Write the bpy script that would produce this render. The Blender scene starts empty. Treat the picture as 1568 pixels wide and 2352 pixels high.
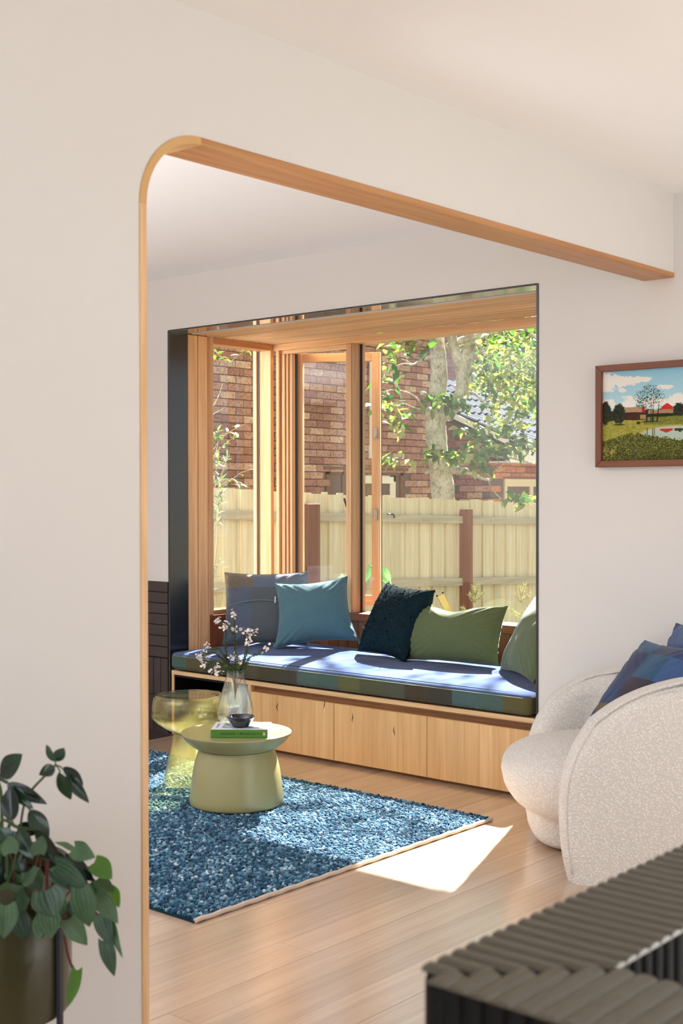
import bpy, bmesh, math, random
import numpy as np
from mathutils import Vector, Matrix, Euler
from mathutils import noise as mnoise

random.seed(7)
RNG = np.random.default_rng(11)
S = bpy.context.scene
COL = S.collection

# ------------------------------------------------------------------ camera
YAW, PITCH, ROLL, FPX = 0.71285, 0.01441, 0.00133, 2920.8
CAM = np.array([2.214, -4.489, 1.27])


def cam_axes():
    fw = np.array([-math.sin(YAW) * math.cos(PITCH), math.cos(YAW) * math.cos(PITCH), -math.sin(PITCH)])
    rt = np.array([math.cos(YAW), math.sin(YAW), 0.0])
    dn = np.cross(fw, rt)
    c, s = math.cos(ROLL), math.sin(ROLL)
    return c * rt + s * dn, -s * rt + c * dn, fw


RT, DN, FW = cam_axes()
cam_data = bpy.data.cameras.new('camera')
cam_data.sensor_fit = 'VERTICAL'
cam_data.sensor_height = 36.0
cam_data.lens = FPX / 2352 * 36.0
cam_data.clip_start = 0.05
cam_data.clip_end = 200
cam_data.dof.use_dof = True
cam_data.dof.focus_distance = 6.2
cam_data.dof.aperture_fstop = 7.5
cam = bpy.data.objects.new('camera', cam_data)
COL.objects.link(cam)
up = -DN
cam.matrix_world = Matrix(((RT[0], up[0], -FW[0], CAM[0]), (RT[1], up[1], -FW[1], CAM[1]),
                           (RT[2], up[2], -FW[2], CAM[2]), (0, 0, 0, 1)))
S.camera = cam

# ------------------------------------------------------------------ sky, sun, fill lamps, exposure
world = bpy.data.worlds.new('world')
S.world = world
world.use_nodes = True
bg = world.node_tree.nodes['Background']
bg.inputs[0].default_value = (0.86, 0.945, 1.05, 1)
bg.inputs[1].default_value = 0.92

SUN_DIR = Vector((0.373 * 1.995, -1.995, -1.967)).normalized()      # the way the light travels
sun_d = bpy.data.lights.new('sun', 'SUN')
sun_d.energy = 36.0
sun_d.angle = math.radians(0.6)
sun_d.color = (1.0, 0.975, 0.94)
sun = bpy.data.objects.new('sun', sun_d)
sun.rotation_euler = SUN_DIR.to_track_quat('-Z', 'Y').to_euler()
sun.location = (-4, 9, 9)
COL.objects.link(sun)


def area(name, loc, target, sx, sy, watts, color=(1, 0.97, 0.93)):
    d = bpy.data.lights.new(name, 'AREA')
    d.shape = 'RECTANGLE'
    d.size, d.size_y, d.energy, d.color = sx, sy, watts, color
    o = bpy.data.objects.new(name, d)
    o.location = loc
    o.rotation_euler = (Vector(target) - Vector(loc)).to_track_quat('-Z', 'Y').to_euler()
    COL.objects.link(o)
    return o


# added fill lamps, out of view, standing in for daylight in the two rooms
area('right_side_fill', (4.55, -1.9, 1.2), (0.0, -1.7, 1.35), 2.4, 2.1, 12, (0.93, 0.97, 1.05))  # added lamp for the light arriving from the right
area('front_side_fill', (2.3, -7.5, 1.35), (1.0, 0.0, 1.0), 3.6, 2.1, 62, (0.90, 0.97, 1.08))  # added lamp behind the camera, lifts the armchair, floor and bench fronts
area('rear_ceiling_fill', (-2.3, -4.2, 0.4), (-2.28, -3.7, 2.4), 3.2, 0.6, 118, (0.92, 0.97, 1.06)).data.spread = math.radians(112)  # added upward lamp, brightens the living room ceiling

S.view_settings.view_transform = 'Standard'
S.view_settings.look = 'None'
S.view_settings.gamma = 1.0
S.view_settings.use_curve_mapping = False
S.view_settings.exposure = 0.25
S.cycles.max_bounces = 12
S.cycles.diffuse_bounces = 6
S.cycles.glossy_bounces = 4
S.cycles.transmission_bounces = 8
S.cycles.transparent_max_bounces = 24
S.cycles.sample_clamp_indirect = 6.0
S.cycles.caustics_reflective = False
S.cycles.caustics_refractive = False


# ------------------------------------------------------------------ helpers: points
def at(px, py, d):
    """The point seen at a pixel of the photograph, d metres along the view axis."""
    return CAM + (RT * (px - 784) + DN * (py - 1176) + FW * FPX) * (d / FPX)


def on(px, py, axis, val):
    r = RT * (px - 784) + DN * (py - 1176) + FW * FPX
    return CAM + r * ((val - CAM[axis]) / r[axis])


def proj(p):
    q = np.asarray(p, float) - CAM
    z = q @ FW
    return 784 + FPX * (q @ RT) / z, 1176 + FPX * (q @ DN) / z


# ------------------------------------------------------------------ helpers: meshes
class MB:
    def __init__(s):
        s.v, s.f = [], []

    def add(s, V, F):
        n = len(s.v)
        s.v += [tuple(map(float, p)) for p in V]
        s.f += [tuple(i + n for i in f) for f in F]
        return s

    def box(s, x0, x1, y0, y1, z0, z1):
        V = [(x, y, z) for z in (z0, z1) for y in (y0, y1) for x in (x0, x1)]
        return s.add(V, [(0, 2, 3, 1), (4, 5, 7, 6), (0, 1, 5, 4), (2, 6, 7, 3), (0, 4, 6, 2), (1, 3, 7, 5)])

    def obox(s, c, ax, ay, az):
        c, ax, ay, az = map(np.asarray, (c, ax, ay, az))
        V = [c + i * ax + j * ay + k * az for k in (-1, 1) for j in (-1, 1) for i in (-1, 1)]
        return s.add(V, [(0, 2, 3, 1), (4, 5, 7, 6), (0, 1, 5, 4), (2, 6, 7, 3), (0, 4, 6, 2), (1, 3, 7, 5)])

    def prism(s, poly, axis, a, b):
        """poly: 2-D points in the two other axes (in order), extruded along axis from a to b."""
        n = len(poly)

        def mk(p, t):
            q = list(p)
            q.insert(axis, t)
            return q
        V = [mk(p, a) for p in poly] + [mk(p, b) for p in poly]
        F = [tuple(range(n))[::-1], tuple(range(n, 2 * n))]
        F += [(i, (i + 1) % n, n + (i + 1) % n, n + i) for i in range(n)]
        return s.add(V, F)

    def tube(s, pts, rad, n=8, cap=True):
        pts = [np.asarray(p, float) for p in pts]
        m = len(pts)
        if not hasattr(rad, '__len__'):
            rad = [rad] * m
        V, F = [], []
        ref = None
        for i in range(m):
            t = pts[min(i + 1, m - 1)] - pts[max(i - 1, 0)]
            t = t / (np.linalg.norm(t) + 1e-9)
            if ref is None:
                ref = np.array([0, 0, 1.0]) if abs(t[2]) < .9 else np.array([1.0, 0, 0])
            u = ref - t * (ref @ t)
            u /= np.linalg.norm(u) + 1e-9
            ref = u
            w = np.cross(t, u)
            for k in range(n):
                a = 2 * math.pi * k / n
                V.append(pts[i] + (u * math.cos(a) + w * math.sin(a)) * rad[i])
        for i in range(m - 1):
            for k in range(n):
                F.append((i * n + k, i * n + (k + 1) % n, (i + 1) * n + (k + 1) % n, (i + 1) * n + k))
        if cap:
            F.append(tuple(range(n))[::-1])
            F.append(tuple((m - 1) * n + k for k in range(n)))
        return s.add(V, F)

    def lathe(s, prof, n=64, c=(0, 0, 0)):
        """prof: (radius, z) from one pole to the other."""
        V, F, rows = [], [], []
        for r, z in prof:
            if r < 1e-6:
                rows.append([len(V)])
                V.append((c[0], c[1], c[2] + z))
            else:
                rows.append(list(range(len(V), len(V) + n)))
                V += [(c[0] + r * math.cos(2 * math.pi * k / n), c[1] + r * math.sin(2 * math.pi * k / n), c[2] + z) for k in range(n)]
        for a, b in zip(rows, rows[1:]):
            for k in range(n):
                k2 = (k + 1) % n
                if len(a) == 1 and len(b) == 1:
                    continue
                if len(a) == 1:
                    F.append((a[0], b[k2], b[k]))
                elif len(b) == 1:
                    F.append((a[k], a[k2], b[0]))
                else:
                    F.append((a[k], a[k2], b[k2], b[k]))
        return s.add(V, F)

    def grid(s, P, wrap_u=False):
        """P: (nu, nv, 3) array of points."""
        nu, nv, _ = P.shape
        F = []
        for i in range(nu if wrap_u else nu - 1):
            for j in range(nv - 1):
                i2 = (i + 1) % nu
                F.append((i * nv + j, i2 * nv + j, i2 * nv + j + 1, i * nv + j + 1))
        return s.add(P.reshape(-1, 3), F)


WLOC = {}


def tag(o, label=None, cat=None, group=None, kind=None):
    for k, v in (('label', label), ('category', cat), ('group', group), ('kind', kind)):
        if v:
            o[k] = v
    return o


def thing(name, loc, label=None, cat=None, group=None, kind=None, rot=None):
    o = bpy.data.objects.new(name, None)
    COL.objects.link(o)
    o.empty_display_size = 0.1
    o.location = loc
    if rot is not None:
        o.rotation_euler = rot
    WLOC[o.name] = np.asarray(loc, float)
    return tag(o, label, cat, group, kind)


def mesh_of(name, mb, mat, smooth=None, bev=0, segs=2):
    me = bpy.data.meshes.new(name)
    me.from_pydata(mb.v, [], mb.f)
    if bev:
        bm = bmesh.new()
        bm.from_mesh(me)
        bmesh.ops.remove_doubles(bm, verts=bm.verts, dist=1e-6)
        es = [e for e in bm.edges if len(e.link_faces) == 2 and e.calc_face_angle(0) > 0.5]
        bmesh.ops.bevel(bm, geom=es, offset=bev, segments=segs, profile=0.5, affect='EDGES', clamp_overlap=True)
        bm.to_mesh(me)
        bm.free()
    bm = bmesh.new()
    bm.from_mesh(me)
    bmesh.ops.recalc_face_normals(bm, faces=bm.faces)
    bm.to_mesh(me)
    bm.free()
    if smooth is not None:
        me.shade_smooth()
        if smooth < 180:
            me.set_sharp_from_angle(angle=math.radians(smooth))
    if mat:
        me.materials.append(mat)
    return me


def O(name, mb, mat, parent=None, smooth=None, bev=0, segs=2, local=False, kind=None, label=None, cat=None, group=None):
    """Link one mesh object. Vertices are in the world (or, local=True, in the parent's frame)."""
    V = np.asarray(mb.v, float)
    ploc = np.zeros(3)
    if parent is not None and not local:
        ploc = WLOC[parent.name]
    if local:
        org = np.zeros(3)
    else:
        lo, hi = V.min(0), V.max(0)
        org = np.array([(lo[0] + hi[0]) / 2, (lo[1] + hi[1]) / 2, lo[2]])
    m2 = MB()
    m2.v, m2.f = [tuple(p) for p in V - org], mb.f
    o = bpy.data.objects.new(name, mesh_of(name, m2, mat, smooth, bev, segs))
    COL.objects.link(o)
    if parent is not None:
        o.parent = parent
    o.location = org - ploc
    WLOC[o.name] = org
    return tag(o, label, cat, group, kind)


def inst(name, me, loc, parent=None, rot=(0, 0, 0), scale=(1, 1, 1), local=False):
    o = bpy.data.objects.new(name, me)
    COL.objects.link(o)
    if parent is not None:
        o.parent = parent
    loc = np.asarray(loc, float)
    o.location = loc - (WLOC[parent.name] if parent is not None and not local else 0)
    o.rotation_euler = rot
    o.scale = scale
    return o


def crom(pts, n=6):
    """Smooth curve through points."""
    P = [np.asarray(p, float) for p in pts]
    P = [2 * P[0] - P[1]] + P + [2 * P[-1] - P[-2]]
    out = []
    for i in range(1, len(P) - 2):
        for k in range(n):
            t = k / n
            a, b, c, d = P[i - 1], P[i], P[i + 1], P[i + 2]
            out.append(.5 * (2 * b + (c - a) * t + (2 * a - 5 * b + 4 * c - d) * t * t + (3 * b - a - 3 * c + d) * t ** 3))
    out.append(P[-2])
    return out


# ------------------------------------------------------------------ helpers: materials
def lin(r, g, b):
    f = lambda c: (c / 255 / 12.92) if c / 255 <= .04045 else ((c / 255 + .055) / 1.055) ** 2.4
    return (f(r), f(g), f(b), 1)


class NT:
    def __init__(s, name):
        s.m = bpy.data.materials.new(name)
        s.m.use_nodes = True
        s.t = s.m.node_tree
        s.b = s.t.nodes['Principled BSDF']
        s.out = s.t.nodes['Material Output']

    def n(s, typ, **kw):
        nd = s.t.nodes.new(typ)
        for k, v in kw.items():
            if k.startswith('i_'):
                nd.inputs[k[2:].replace('_', ' ')].default_value = v
            else:
                setattr(nd, k, v)
        return nd

    def l(s, a, b):
        s.t.links.new(a, b)

    def set(s, **kw):
        for k, v in kw.items():
            s.b.inputs[k.replace('_', ' ')].default_value = v
        return s

    def ramp(s, fac, stops, interp='LINEAR'):
        r = s.n('ShaderNodeValToRGB')
        r.color_ramp.interpolation = interp
        el = r.color_ramp.elements
        while len(el) < len(stops):
            el.new(0.5)
        for e, (p, c) in zip(el, stops):
            e.position = p
            e.color = c
        s.l(fac, r.inputs[0])
        return r.outputs[0]

    def math(s, op, a, b=None):
        m = s.n('ShaderNodeMath', operation=op)
        for i, x in enumerate((a, b)):
            if x is None:
                continue
            if isinstance(x, (int, float)):
                m.inputs[i].default_value = x
            else:
                s.l(x, m.inputs[i])
        return m.outputs[0]

    def mix(s, fac, a, b, blend='MIX'):
        m = s.n('ShaderNodeMix', data_type='RGBA', blend_type=blend)
        for sock, x in ((m.inputs[0], fac), (m.inputs[6], a), (m.inputs[7], b)):
            if isinstance(x, (int, float)):
                sock.default_value = x
            elif isinstance(x, tuple):
                sock.default_value = x
            else:
                s.l(x, sock)
        return m.outputs[2]

    def bump(s, h, strength=.3, dist=.01):
        b = s.n('ShaderNodeBump')
        b.inputs['Strength'].default_value = strength
        b.inputs['Distance'].default_value = dist
        s.l(h, b.inputs['Height'])
        s.l(b.outputs[0], s.b.inputs['Normal'])
        return b

    def coord(s, scale=(1, 1, 1), rnd=0.0, kind='Object'):
        tc = s.n('ShaderNodeTexCoord')
        v = tc.outputs[kind]
        if rnd:
            oi = s.n('ShaderNodeObjectInfo')
            a = s.n('ShaderNodeVectorMath', operation='ADD')
            s.l(v, a.inputs[0])
            s.l(s.math('MULTIPLY', oi.outputs['Random'], rnd), a.inputs[1])
            v = a.outputs[0]
        mp = s.n('ShaderNodeMapping')
        mp.inputs['Scale'].default_value = scale
        s.l(v, mp.inputs[0])
        return mp.outputs[0]


def plain(name, col, rough=.6, spec=.5, bump=0, bscale=200, metal=0.0, coat=0.0, **kw):
    t = NT(name)
    t.set(Base_Color=col, Roughness=rough, Metallic=metal, Coat_Weight=coat)
    t.b.inputs['Specular IOR Level'].default_value = spec
    if bump:
        nz = t.n('ShaderNodeTexNoise', i_Scale=bscale, i_Detail=3.0)
        t.l(t.coord(), nz.inputs[0])
        t.bump(nz.outputs[0], bump, .004)
    for k, v in kw.items():
        t.b.inputs[k.replace('_', ' ')].default_value = v
    return t.m


def wood(name, dark, light, axis=2, rough=.4, grain=1.0, var=.35, spec=.4, coat=0.0):
    """Timber with the grain along an axis; every object gets its own cut of it."""
    t = NT(name)
    sc = [26, 26, 26]
    sc[axis] = 1.1
    v = t.coord(tuple(x * grain for x in sc), rnd=23.0)
    n1 = t.n('ShaderNodeTexNoise', i_Scale=1.0, i_Detail=5.0, i_Roughness=.65, i_Distortion=.6)
    t.l(v, n1.inputs[0])
    sc2 = [190, 190, 190]
    sc2[axis] = 3.0
    n2 = t.n('ShaderNodeTexNoise', i_Scale=1.0, i_Detail=3.0)
    t.l(t.coord(tuple(x * grain for x in sc2), rnd=23.0), n2.inputs[0])
    c = t.ramp(n1.outputs[0], [(.25, dark), (.5, tuple(.5 * (a + b) for a, b in zip(dark, light))), (.75, light)])
    c2 = t.ramp(n2.outputs[0], [(.3, (.80, .76, .72, 1)), (.55, (1, 1, 1, 1))])
    c = t.mix(.55, c, c2, 'MULTIPLY')
    oi = t.n('ShaderNodeObjectInfo')
    hsv = t.n('ShaderNodeHueSaturation')
    t.l(c, hsv.inputs['Color'])
    t.l(t.math('ADD', t.math('MULTIPLY', oi.outputs['Random'], var), 1 - var / 2), hsv.inputs['Value'])
    t.l(hsv.outputs[0], t.b.inputs['Base Color'])
    t.set(Roughness=rough, Coat_Weight=coat)
    t.b.inputs['Specular IOR Level'].default_value = spec
    t.bump(n2.outputs[0], .12, .002)
    return t.m


def glass(name, tint=(1, 1, 1, 1), ior=1.5, rough=0.0, boost=1.0, inner_glow=0.0, glow_col=(1, 1, 1, 1)):
    """Thin glazing: clear where looked through, mirror-like towards grazing, lets daylight in."""
    t = NT(name)
    t.t.nodes.remove(t.b)
    tr = t.n('ShaderNodeBsdfTransparent')
    tr.inputs[0].default_value = tint
    gl = t.n('ShaderNodeBsdfGlossy')
    gl.inputs['Roughness'].default_value = rough
    ge = t.n('ShaderNodeNewGeometry')
    dp = t.n('ShaderNodeVectorMath', operation='DOT_PRODUCT')
    t.l(ge.outputs['Normal'], dp.inputs[0])
    t.l(ge.outputs['Incoming'], dp.inputs[1])
    f0 = ((ior - 1) / (ior + 1)) ** 2
    graze = t.math('POWER', t.math('SUBTRACT', 1.0, t.math('ABSOLUTE', dp.outputs['Value'])), 5.0)
    fr = t.math('ADD', t.math('MULTIPLY', graze, 1 - f0), f0)
    mx = t.n('ShaderNodeMixShader')
    t.l(t.math('MINIMUM', t.math('MULTIPLY', fr, boost), 1.0), mx.inputs[0])
    t.l(tr.outputs[0], mx.inputs[1])
    t.l(gl.outputs[0], mx.inputs[2])
    if inner_glow:        # translucent share imitates sunlight lighting the glass from within
        tl = t.n('ShaderNodeBsdfTranslucent')
        tl.inputs[0].default_value = glow_col
        m2 = t.n('ShaderNodeMixShader')
        m2.inputs[0].default_value = inner_glow
        t.l(mx.outputs[0], m2.inputs[1])
        t.l(tl.outputs[0], m2.inputs[2])
        mx = m2
    t.l(mx.outputs[0], t.out.inputs[0])
    return t.m


def fabric(name, col, col2=None, scale=900, bump=.4, rough=.9, sheen=.3, nscale=120):
    t = NT(name)
    v = t.coord()
    nz = t.n('ShaderNodeTexNoise', i_Scale=float(scale), i_Detail=2.0)
    t.l(v, nz.inputs[0])
    n2 = t.n('ShaderNodeTexNoise', i_Scale=float(nscale), i_Detail=4.0, i_Roughness=.7)
    t.l(v, n2.inputs[0])
    c2 = col2 or tuple(min(1, x * 1.7 + .01) for x in col[:3]) + (1,)
    c = t.ramp(n2.outputs[0], [(.35, col), (.7, c2)])
    t.l(c, t.b.inputs['Base Color'])
    t.set(Roughness=rough, Sheen_Weight=sheen, Sheen_Roughness=.5)
    t.b.inputs['Specular IOR Level'].default_value = .15
    t.bump(nz.outputs[0], bump, .002)
    return t


M = {}
M['wall'] = plain('wall_paint', (.70, .672, .645, 1), .75, .25, .03, 350)
M['ceiling'] = plain('ceiling_paint', (.87, .855, .84, 1), .8, .2)
M['oak_z'] = wood('oak_upright', lin(202, 150, 102), lin(238, 200, 154), 2)
M['oak_x'] = wood('oak_along_wall', lin(208, 160, 110), lin(244, 208, 162), 0)
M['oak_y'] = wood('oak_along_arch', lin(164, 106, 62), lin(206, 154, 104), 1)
M['ash_arc'] = plain('pale_bent_timber', lin(208, 164, 108), .45, .4, .1, 120)
M['oakdoor'] = wood('oak_door_veneer', lin(204, 154, 100), lin(236, 194, 140), 2, rough=.45, grain=.8, var=.12)
M['red_z'] = wood('red_timber_boards', lin(112, 62, 36), lin(160, 98, 60), 2, var=.4)
M['red_x'] = wood('red_timber_sill', lin(118, 62, 38), lin(158, 92, 58), 0, var=.2)
M['red_y'] = wood('red_timber_sill_side', lin(118, 62, 38), lin(158, 92, 58), 1, var=.2)
M['floor'] = wood('floor_oak', lin(186, 156, 130), lin(216, 190, 164), 1, rough=.28, grain=.7, var=.30, spec=.6, coat=1.0)
for k_, v_ in (('Coat IOR', 2.4), ('Coat Roughness', .17)):
    M['floor'].node_tree.nodes['Principled BSDF'].inputs[k_].default_value = v_
M['bounce_floor'] = plain('pale_bounce_floor', lin(214, 212, 210), .6, .3)  # for an added, unseen floor that bounces sun without a warm cast
M['steel'] = plain('blackened_steel', (.012, .013, .015, 1), .22, .9, .04, 60)
M['head'] = plain('polished_dark_head', (.40, .385, .36, 1), .07, .8, metal=1.0)
M['bead'] = plain('pale_bead', lin(238, 216, 180), .5, .4)
M['led'] = plain('white_strip', (.85, .84, .82, 1), .35, .5)
M['gasket'] = plain('dark_gasket', (.02, .022, .03, 1), .4, .5)
M['glass'] = glass('clear_glazing', (.97, .985, .975, 1), 1.5, 0.0, 1.3)
M['tile'] = plain('brown_black_tile', lin(58, 48, 46), .42, .5, .08, 90)
M['grout'] = plain('dark_grout', lin(30, 26, 25), .8, .2)
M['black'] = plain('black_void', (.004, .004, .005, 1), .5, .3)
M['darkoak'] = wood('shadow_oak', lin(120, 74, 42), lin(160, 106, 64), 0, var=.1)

# ================================================================== THE ROOMS
CH = 2.406          # ceiling height


def struct(name, mb, mat, parent=None, **kw):
    o = O(name, mb, mat, parent, **kw)
    if parent is None:
        o['kind'] = 'structure'
    return o


# ---- floor: boards along the arch wall, each one its own piece
floor = struct('floor', MB().box(-4.4, 4.6, -7.6, 0.9, -0.08, -0.014), M['grout'])
x = -3.90
k = 0
while x < 2.2:
    y = -6.2 - random.uniform(0, 1.6)
    while y < 0.0:
        L = random.uniform(1.3, 2.6)
        y1 = min(y + L, 0.04)
        if y1 > -5.2 and y1 - y > .05:
            O('floorboard', MB().box(x + .0006, x + .1294, y + .0006, y1 - .0006, -0.014, random.uniform(-.0004, .0002)), M['floor'], floor)
        y = y1
    x += .13
far_floor = struct('floor_bounce', MB().box(2.2, 4.6, -7.6, 0.0, -0.014, 0), M['bounce_floor'])  # unseen reflector added below the sun gap
far_floor = struct('floor_far', MB().box(-4.4, -3.90, -5, 0, -.014, 0).box(-4.4, 2.2, -7.6, -6.2, -.014, 0), M['floor'])

# ---- ceiling
struct('ceiling', MB().box(-4.5, 4.7, -7.7, 0.1, CH, CH + .12), M['ceiling'])

# ---- back wall: opening of the bay, and an unseen gap added for sun bounce
WX0, WX1, WZ = -2.872, -0.597, 2.134
back = struct('wall_back', MB().box(-4.5, WX0, 0, .1, 0, CH).box(WX1, 2.0, 0, .1, 0, CH).box(4.0, 4.7, 0, .1, 0, CH).box(2.0, 4.0, 0, .1, 0, .35).box(2.0, 4.0, 0, .1, 2.1, CH).box(WX0, WX1, 0, .1, WZ, CH), M['wall'])

# ---- brown black tiles on the back wall beside the bay (fireplace surround)
TW = .058
for r in range(7):
    z1 = .804 - r * TW
    xx = WX0 - .003
    while xx > -4.2:
        w = .232 if (r % 2 or xx < -3.0) else .232
        O('tile', MB().box(xx - w + .003, xx, -.010 - random.uniform(0, .001), 0.0, z1 - TW + .0045, z1), M['tile'], back, bev=.001, segs=1)
        xx -= w
for zb, zt in ((.198, .396), (0.002, .196)):
    xx = WX0 - .003
    while xx > -4.2:
        O('tile', MB().box(xx - TW + .0045, xx, -.010 - random.uniform(0, .001), 0.0, zb + .001, zt), M['tile'], back, bev=.001, segs=1)
        xx -= TW
O('tile_bed', MB().box(-4.2, WX0 - .001, -.006, 0, 0, .802), M['grout'], back)
hearth = struct('trim_hearth', MB().box(-4.2, -2.822, -.55, -.004, 0.0002, .004), M['tile'])

# ---- the wall with the wide rounded opening
JY, HZ, RR = -2.620, 2.107, .185        # jamb, head and corner radius of the opening


def arch_line(off=0.0, n=20):
    """Outline of the opening (y, z), from the foot of the jamb round the corner to the back wall."""
    r = RR - off
    pts = [(JY + off, 0.0), (JY + off, HZ - RR)]
    for i in range(1, n):
        a = math.pi - i / n * math.pi / 2
        pts.append((JY + RR + r * math.cos(a), HZ - RR + r * math.sin(a)))
    pts += [(JY + RR, HZ - off), (0.0, HZ - off)]
    return pts


line = arch_line()
poly = [(-7.6, 0.0)] + line + [(0.0, CH), (-7.6, CH)]
mb = MB()
n = len(poly)
# jamb wall and header, built from quads so that the outline stays clean
for i in range(len(line) - 1):
    (y0, z0), (y1, z1) = line[i], line[i + 1]
    if abs(y1 - y0) < 1e-6:
        continue
    mb.prism([(y0, z0), (y1, z1), (y1, CH), (y0, CH)], 0, -.12, 0.0)
mb.box(-.12, 0.0, -7.6, JY, 0, CH)
arch_wall = struct('wall_left', mb, M['wall'])

lining = thing('trim_arch', (-.06, JY, 0), kind='structure')
a0, a1 = arch_line(0.0), arch_line(.018)


def strip(i0, i1, mat, name, x0=-.123, x1=.004):
    s = MB()
    for i in range(i0, i1):
        s.prism([a0[i], a0[i + 1], a1[i + 1], a1[i]], 0, x0, x1)
    bm_o = O(name, s, mat, lining)
    return bm_o


strip(0, 1, M['oak_z'], 'jamb_lining')
strip(1, len(a0) - 2, M['ash_arc'], 'corner_lining', -.1232, .0042)
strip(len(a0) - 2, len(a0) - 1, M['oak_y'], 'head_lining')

# ---- the walls round the rest of the two rooms, with unseen openings shaped to bring light in
struct('wall_right', MB().box(4.6, 4.7, -7.7, -3.2, 0, CH).box(4.6, 4.7, -.7, .1, 0, CH).box(4.6, 4.7, -3.2, -.7, 2.3, CH), M['wall'])
struct('wall_front', MB().box(-.12, .45, -7.7, -7.6, 0, CH).box(4.15, 4.7, -7.7, -7.6, 0, CH).box(.45, 4.15, -7.7, -7.6, 2.4, CH).box(.45, 4.15, -7.7, -7.6, 0, .3), M['wall'])
struct('wall_living', MB().box(-4.5, -4.4, -5.1, .1, 0, CH), M['wall'])
struct('wall_rear', MB().box(-4.4, -4.1, -5.1, -5.0, 0, CH).box(-.5, -.12, -5.1, -5.0, 0, CH).box(-4.1, -.5, -5.1, -5.0, 2.25, CH).box(-4.1, -.5, -5.1, -5, 0, .3), M['wall'])

# ================================================================== THE BAY
FX = -2.861         # face of the left side of the bay
FY = 0.779          # face of the front of the bay
BX = -0.605         # right side of the bay
SZ = .606           # sill height
BT = 2.125          # lining of the bay's ceiling

# ---- blackened steel portal
portal = thing('trim_steel', (-1.74, 0, 0), kind='structure')
O('steel_jamb', MB().box(WX0 - .002, FX, -.005, .128, 0, 2.131), M['steel'], portal, bev=.001, segs=1)
O('steel_jamb', MB().box(BX, WX1 + .002, -.005, .128, 0, 2.131), M['steel'], portal, bev=.001, segs=1)
O('steel_head', MB().box(FX, BX, -.005, .128, BT + .0012, 2.131), M['steel'], portal, bev=.001, segs=1)
O('steel_soffit', MB().box(FX + .0005, BX - .0005, -.001, .128, BT, BT + .001), M['head'], portal)
O('white_edge', MB().box(FX + .03, BX - .006, .1285, .134, BT - .004, BT + .004), M['led'], portal)
O('dark_gap', MB().box(FX, BX, .1345, .139, BT - .001, BT + .006), M['black'], portal)

# ---- shell of the bay: roof, right flank, timber lining
struct('roof_bay', MB().box(-3.06, -.45, .10, .90, 2.165, 2.36), M['gasket'])
flank = struct('wall_bay_right', MB().box(BX + .001, -.48, .10, .90, -.3, 2.17), M['red_y'])
under = struct('wall_bay_base', MB().box(-2.99, -2.875, .10, .90, -.4, SZ - .03).box(-2.875, -.48, .85, .90, -.4, SZ - .03), M['red_x'])
bayc = struct('ceiling_bay', MB().box(FX, BX, .13, .86, BT + .014, BT + .04), M['black'])
ys = [.140, .250, .318, .386, .454, .522, .590, .658, .7785]
for y0, y1 in zip(ys, ys[1:]):
    O('ceiling_board', MB().box(FX + .001, BX - .001, y0 + .004, y1 - .004, BT, BT + .013), M['oak_x'], bayc, bev=.005, segs=1)
side = struct('wall_bay_left', MB().box(-2.99, -2.879, .128, .282, SZ - .03, 2.165), M['gasket'])
for y0, y1 in ((.1295, .1985), (.2035, .2725), (.2775, .2825)):
    O('wall_board', MB().box(-2.88, FX, y0, y1, .33, BT - .0005), M['oak_z'], side, bev=.003, segs=1)
lowleft = struct('wall_bay_seat_back', MB().box(-2.876, -2.869, .284, FY + .03, .33, SZ - .028).box(-2.869, BX, FY + .022, FY + .03, .33, SZ - .028), M['grout'])
y = .285
while y < FY + .01:
    O('wall_board', MB().box(-2.868, -2.8625, y, min(y + .0685, FY + .014), .33, SZ - .027), M['red_z'], lowleft, bev=.0015, segs=1)
    y += .07
x = -2.862
while x < BX - .01:
    O('wall_board', MB().box(x, min(x + .0685, BX), FY + .009, FY + .0205, .33, SZ - .027), M['red_z'], lowleft, bev=.0015, segs=1)
    x += .07

# ---- sills
sill = thing('trim_sill', (-1.74, .8, SZ - .03), kind='structure')
O('sill_side', MB().box(-2.985, FX + .004, .283, FY + .05, SZ - .0265, SZ + .001), M['red_y'], sill, bev=.002, segs=2)
O('sill_front', MB().box(FX + .0045, BX, FY - .006, .92, SZ - .0265, SZ + .014), M['red_x'], sill, bev=.002, segs=2)

# ---- left side window
w1 = thing('window_1', (-2.91, .54, SZ), kind='structure')
O('near_stile', MB().box(-2.955, FX, .2835, .314, SZ + .002, BT), M['oak_z'], w1, bev=.002)
O('far_stile', MB().box(-2.962, FX, .764, .789, SZ + .002, BT), M['oak_z'], w1, bev=.002)
O('head', MB().box(-2.962, FX, .3145, .7635, 2.090, BT), M['oak_y'], w1, bev=.002)
O('sill_rail', MB().box(-2.962, FX - .012, .3145, .7635, SZ + .002, .632), M['oak_y'], w1, bev=.002)
O('gasket', MB().box(-2.957, -2.950, .7615, .7635, .633, 2.089), plain('grey_seal', lin(112, 116, 132), .5), w1)
O('outer_stile', MB().box(-2.99, -2.963, .750, .789, SZ + .002, BT), M['oak_z'], w1, bev=.002)
O('pane', MB().box(-2.961, -2.958, .3146, .7634, .6325, 2.0895), M['glass'], w1)

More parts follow.
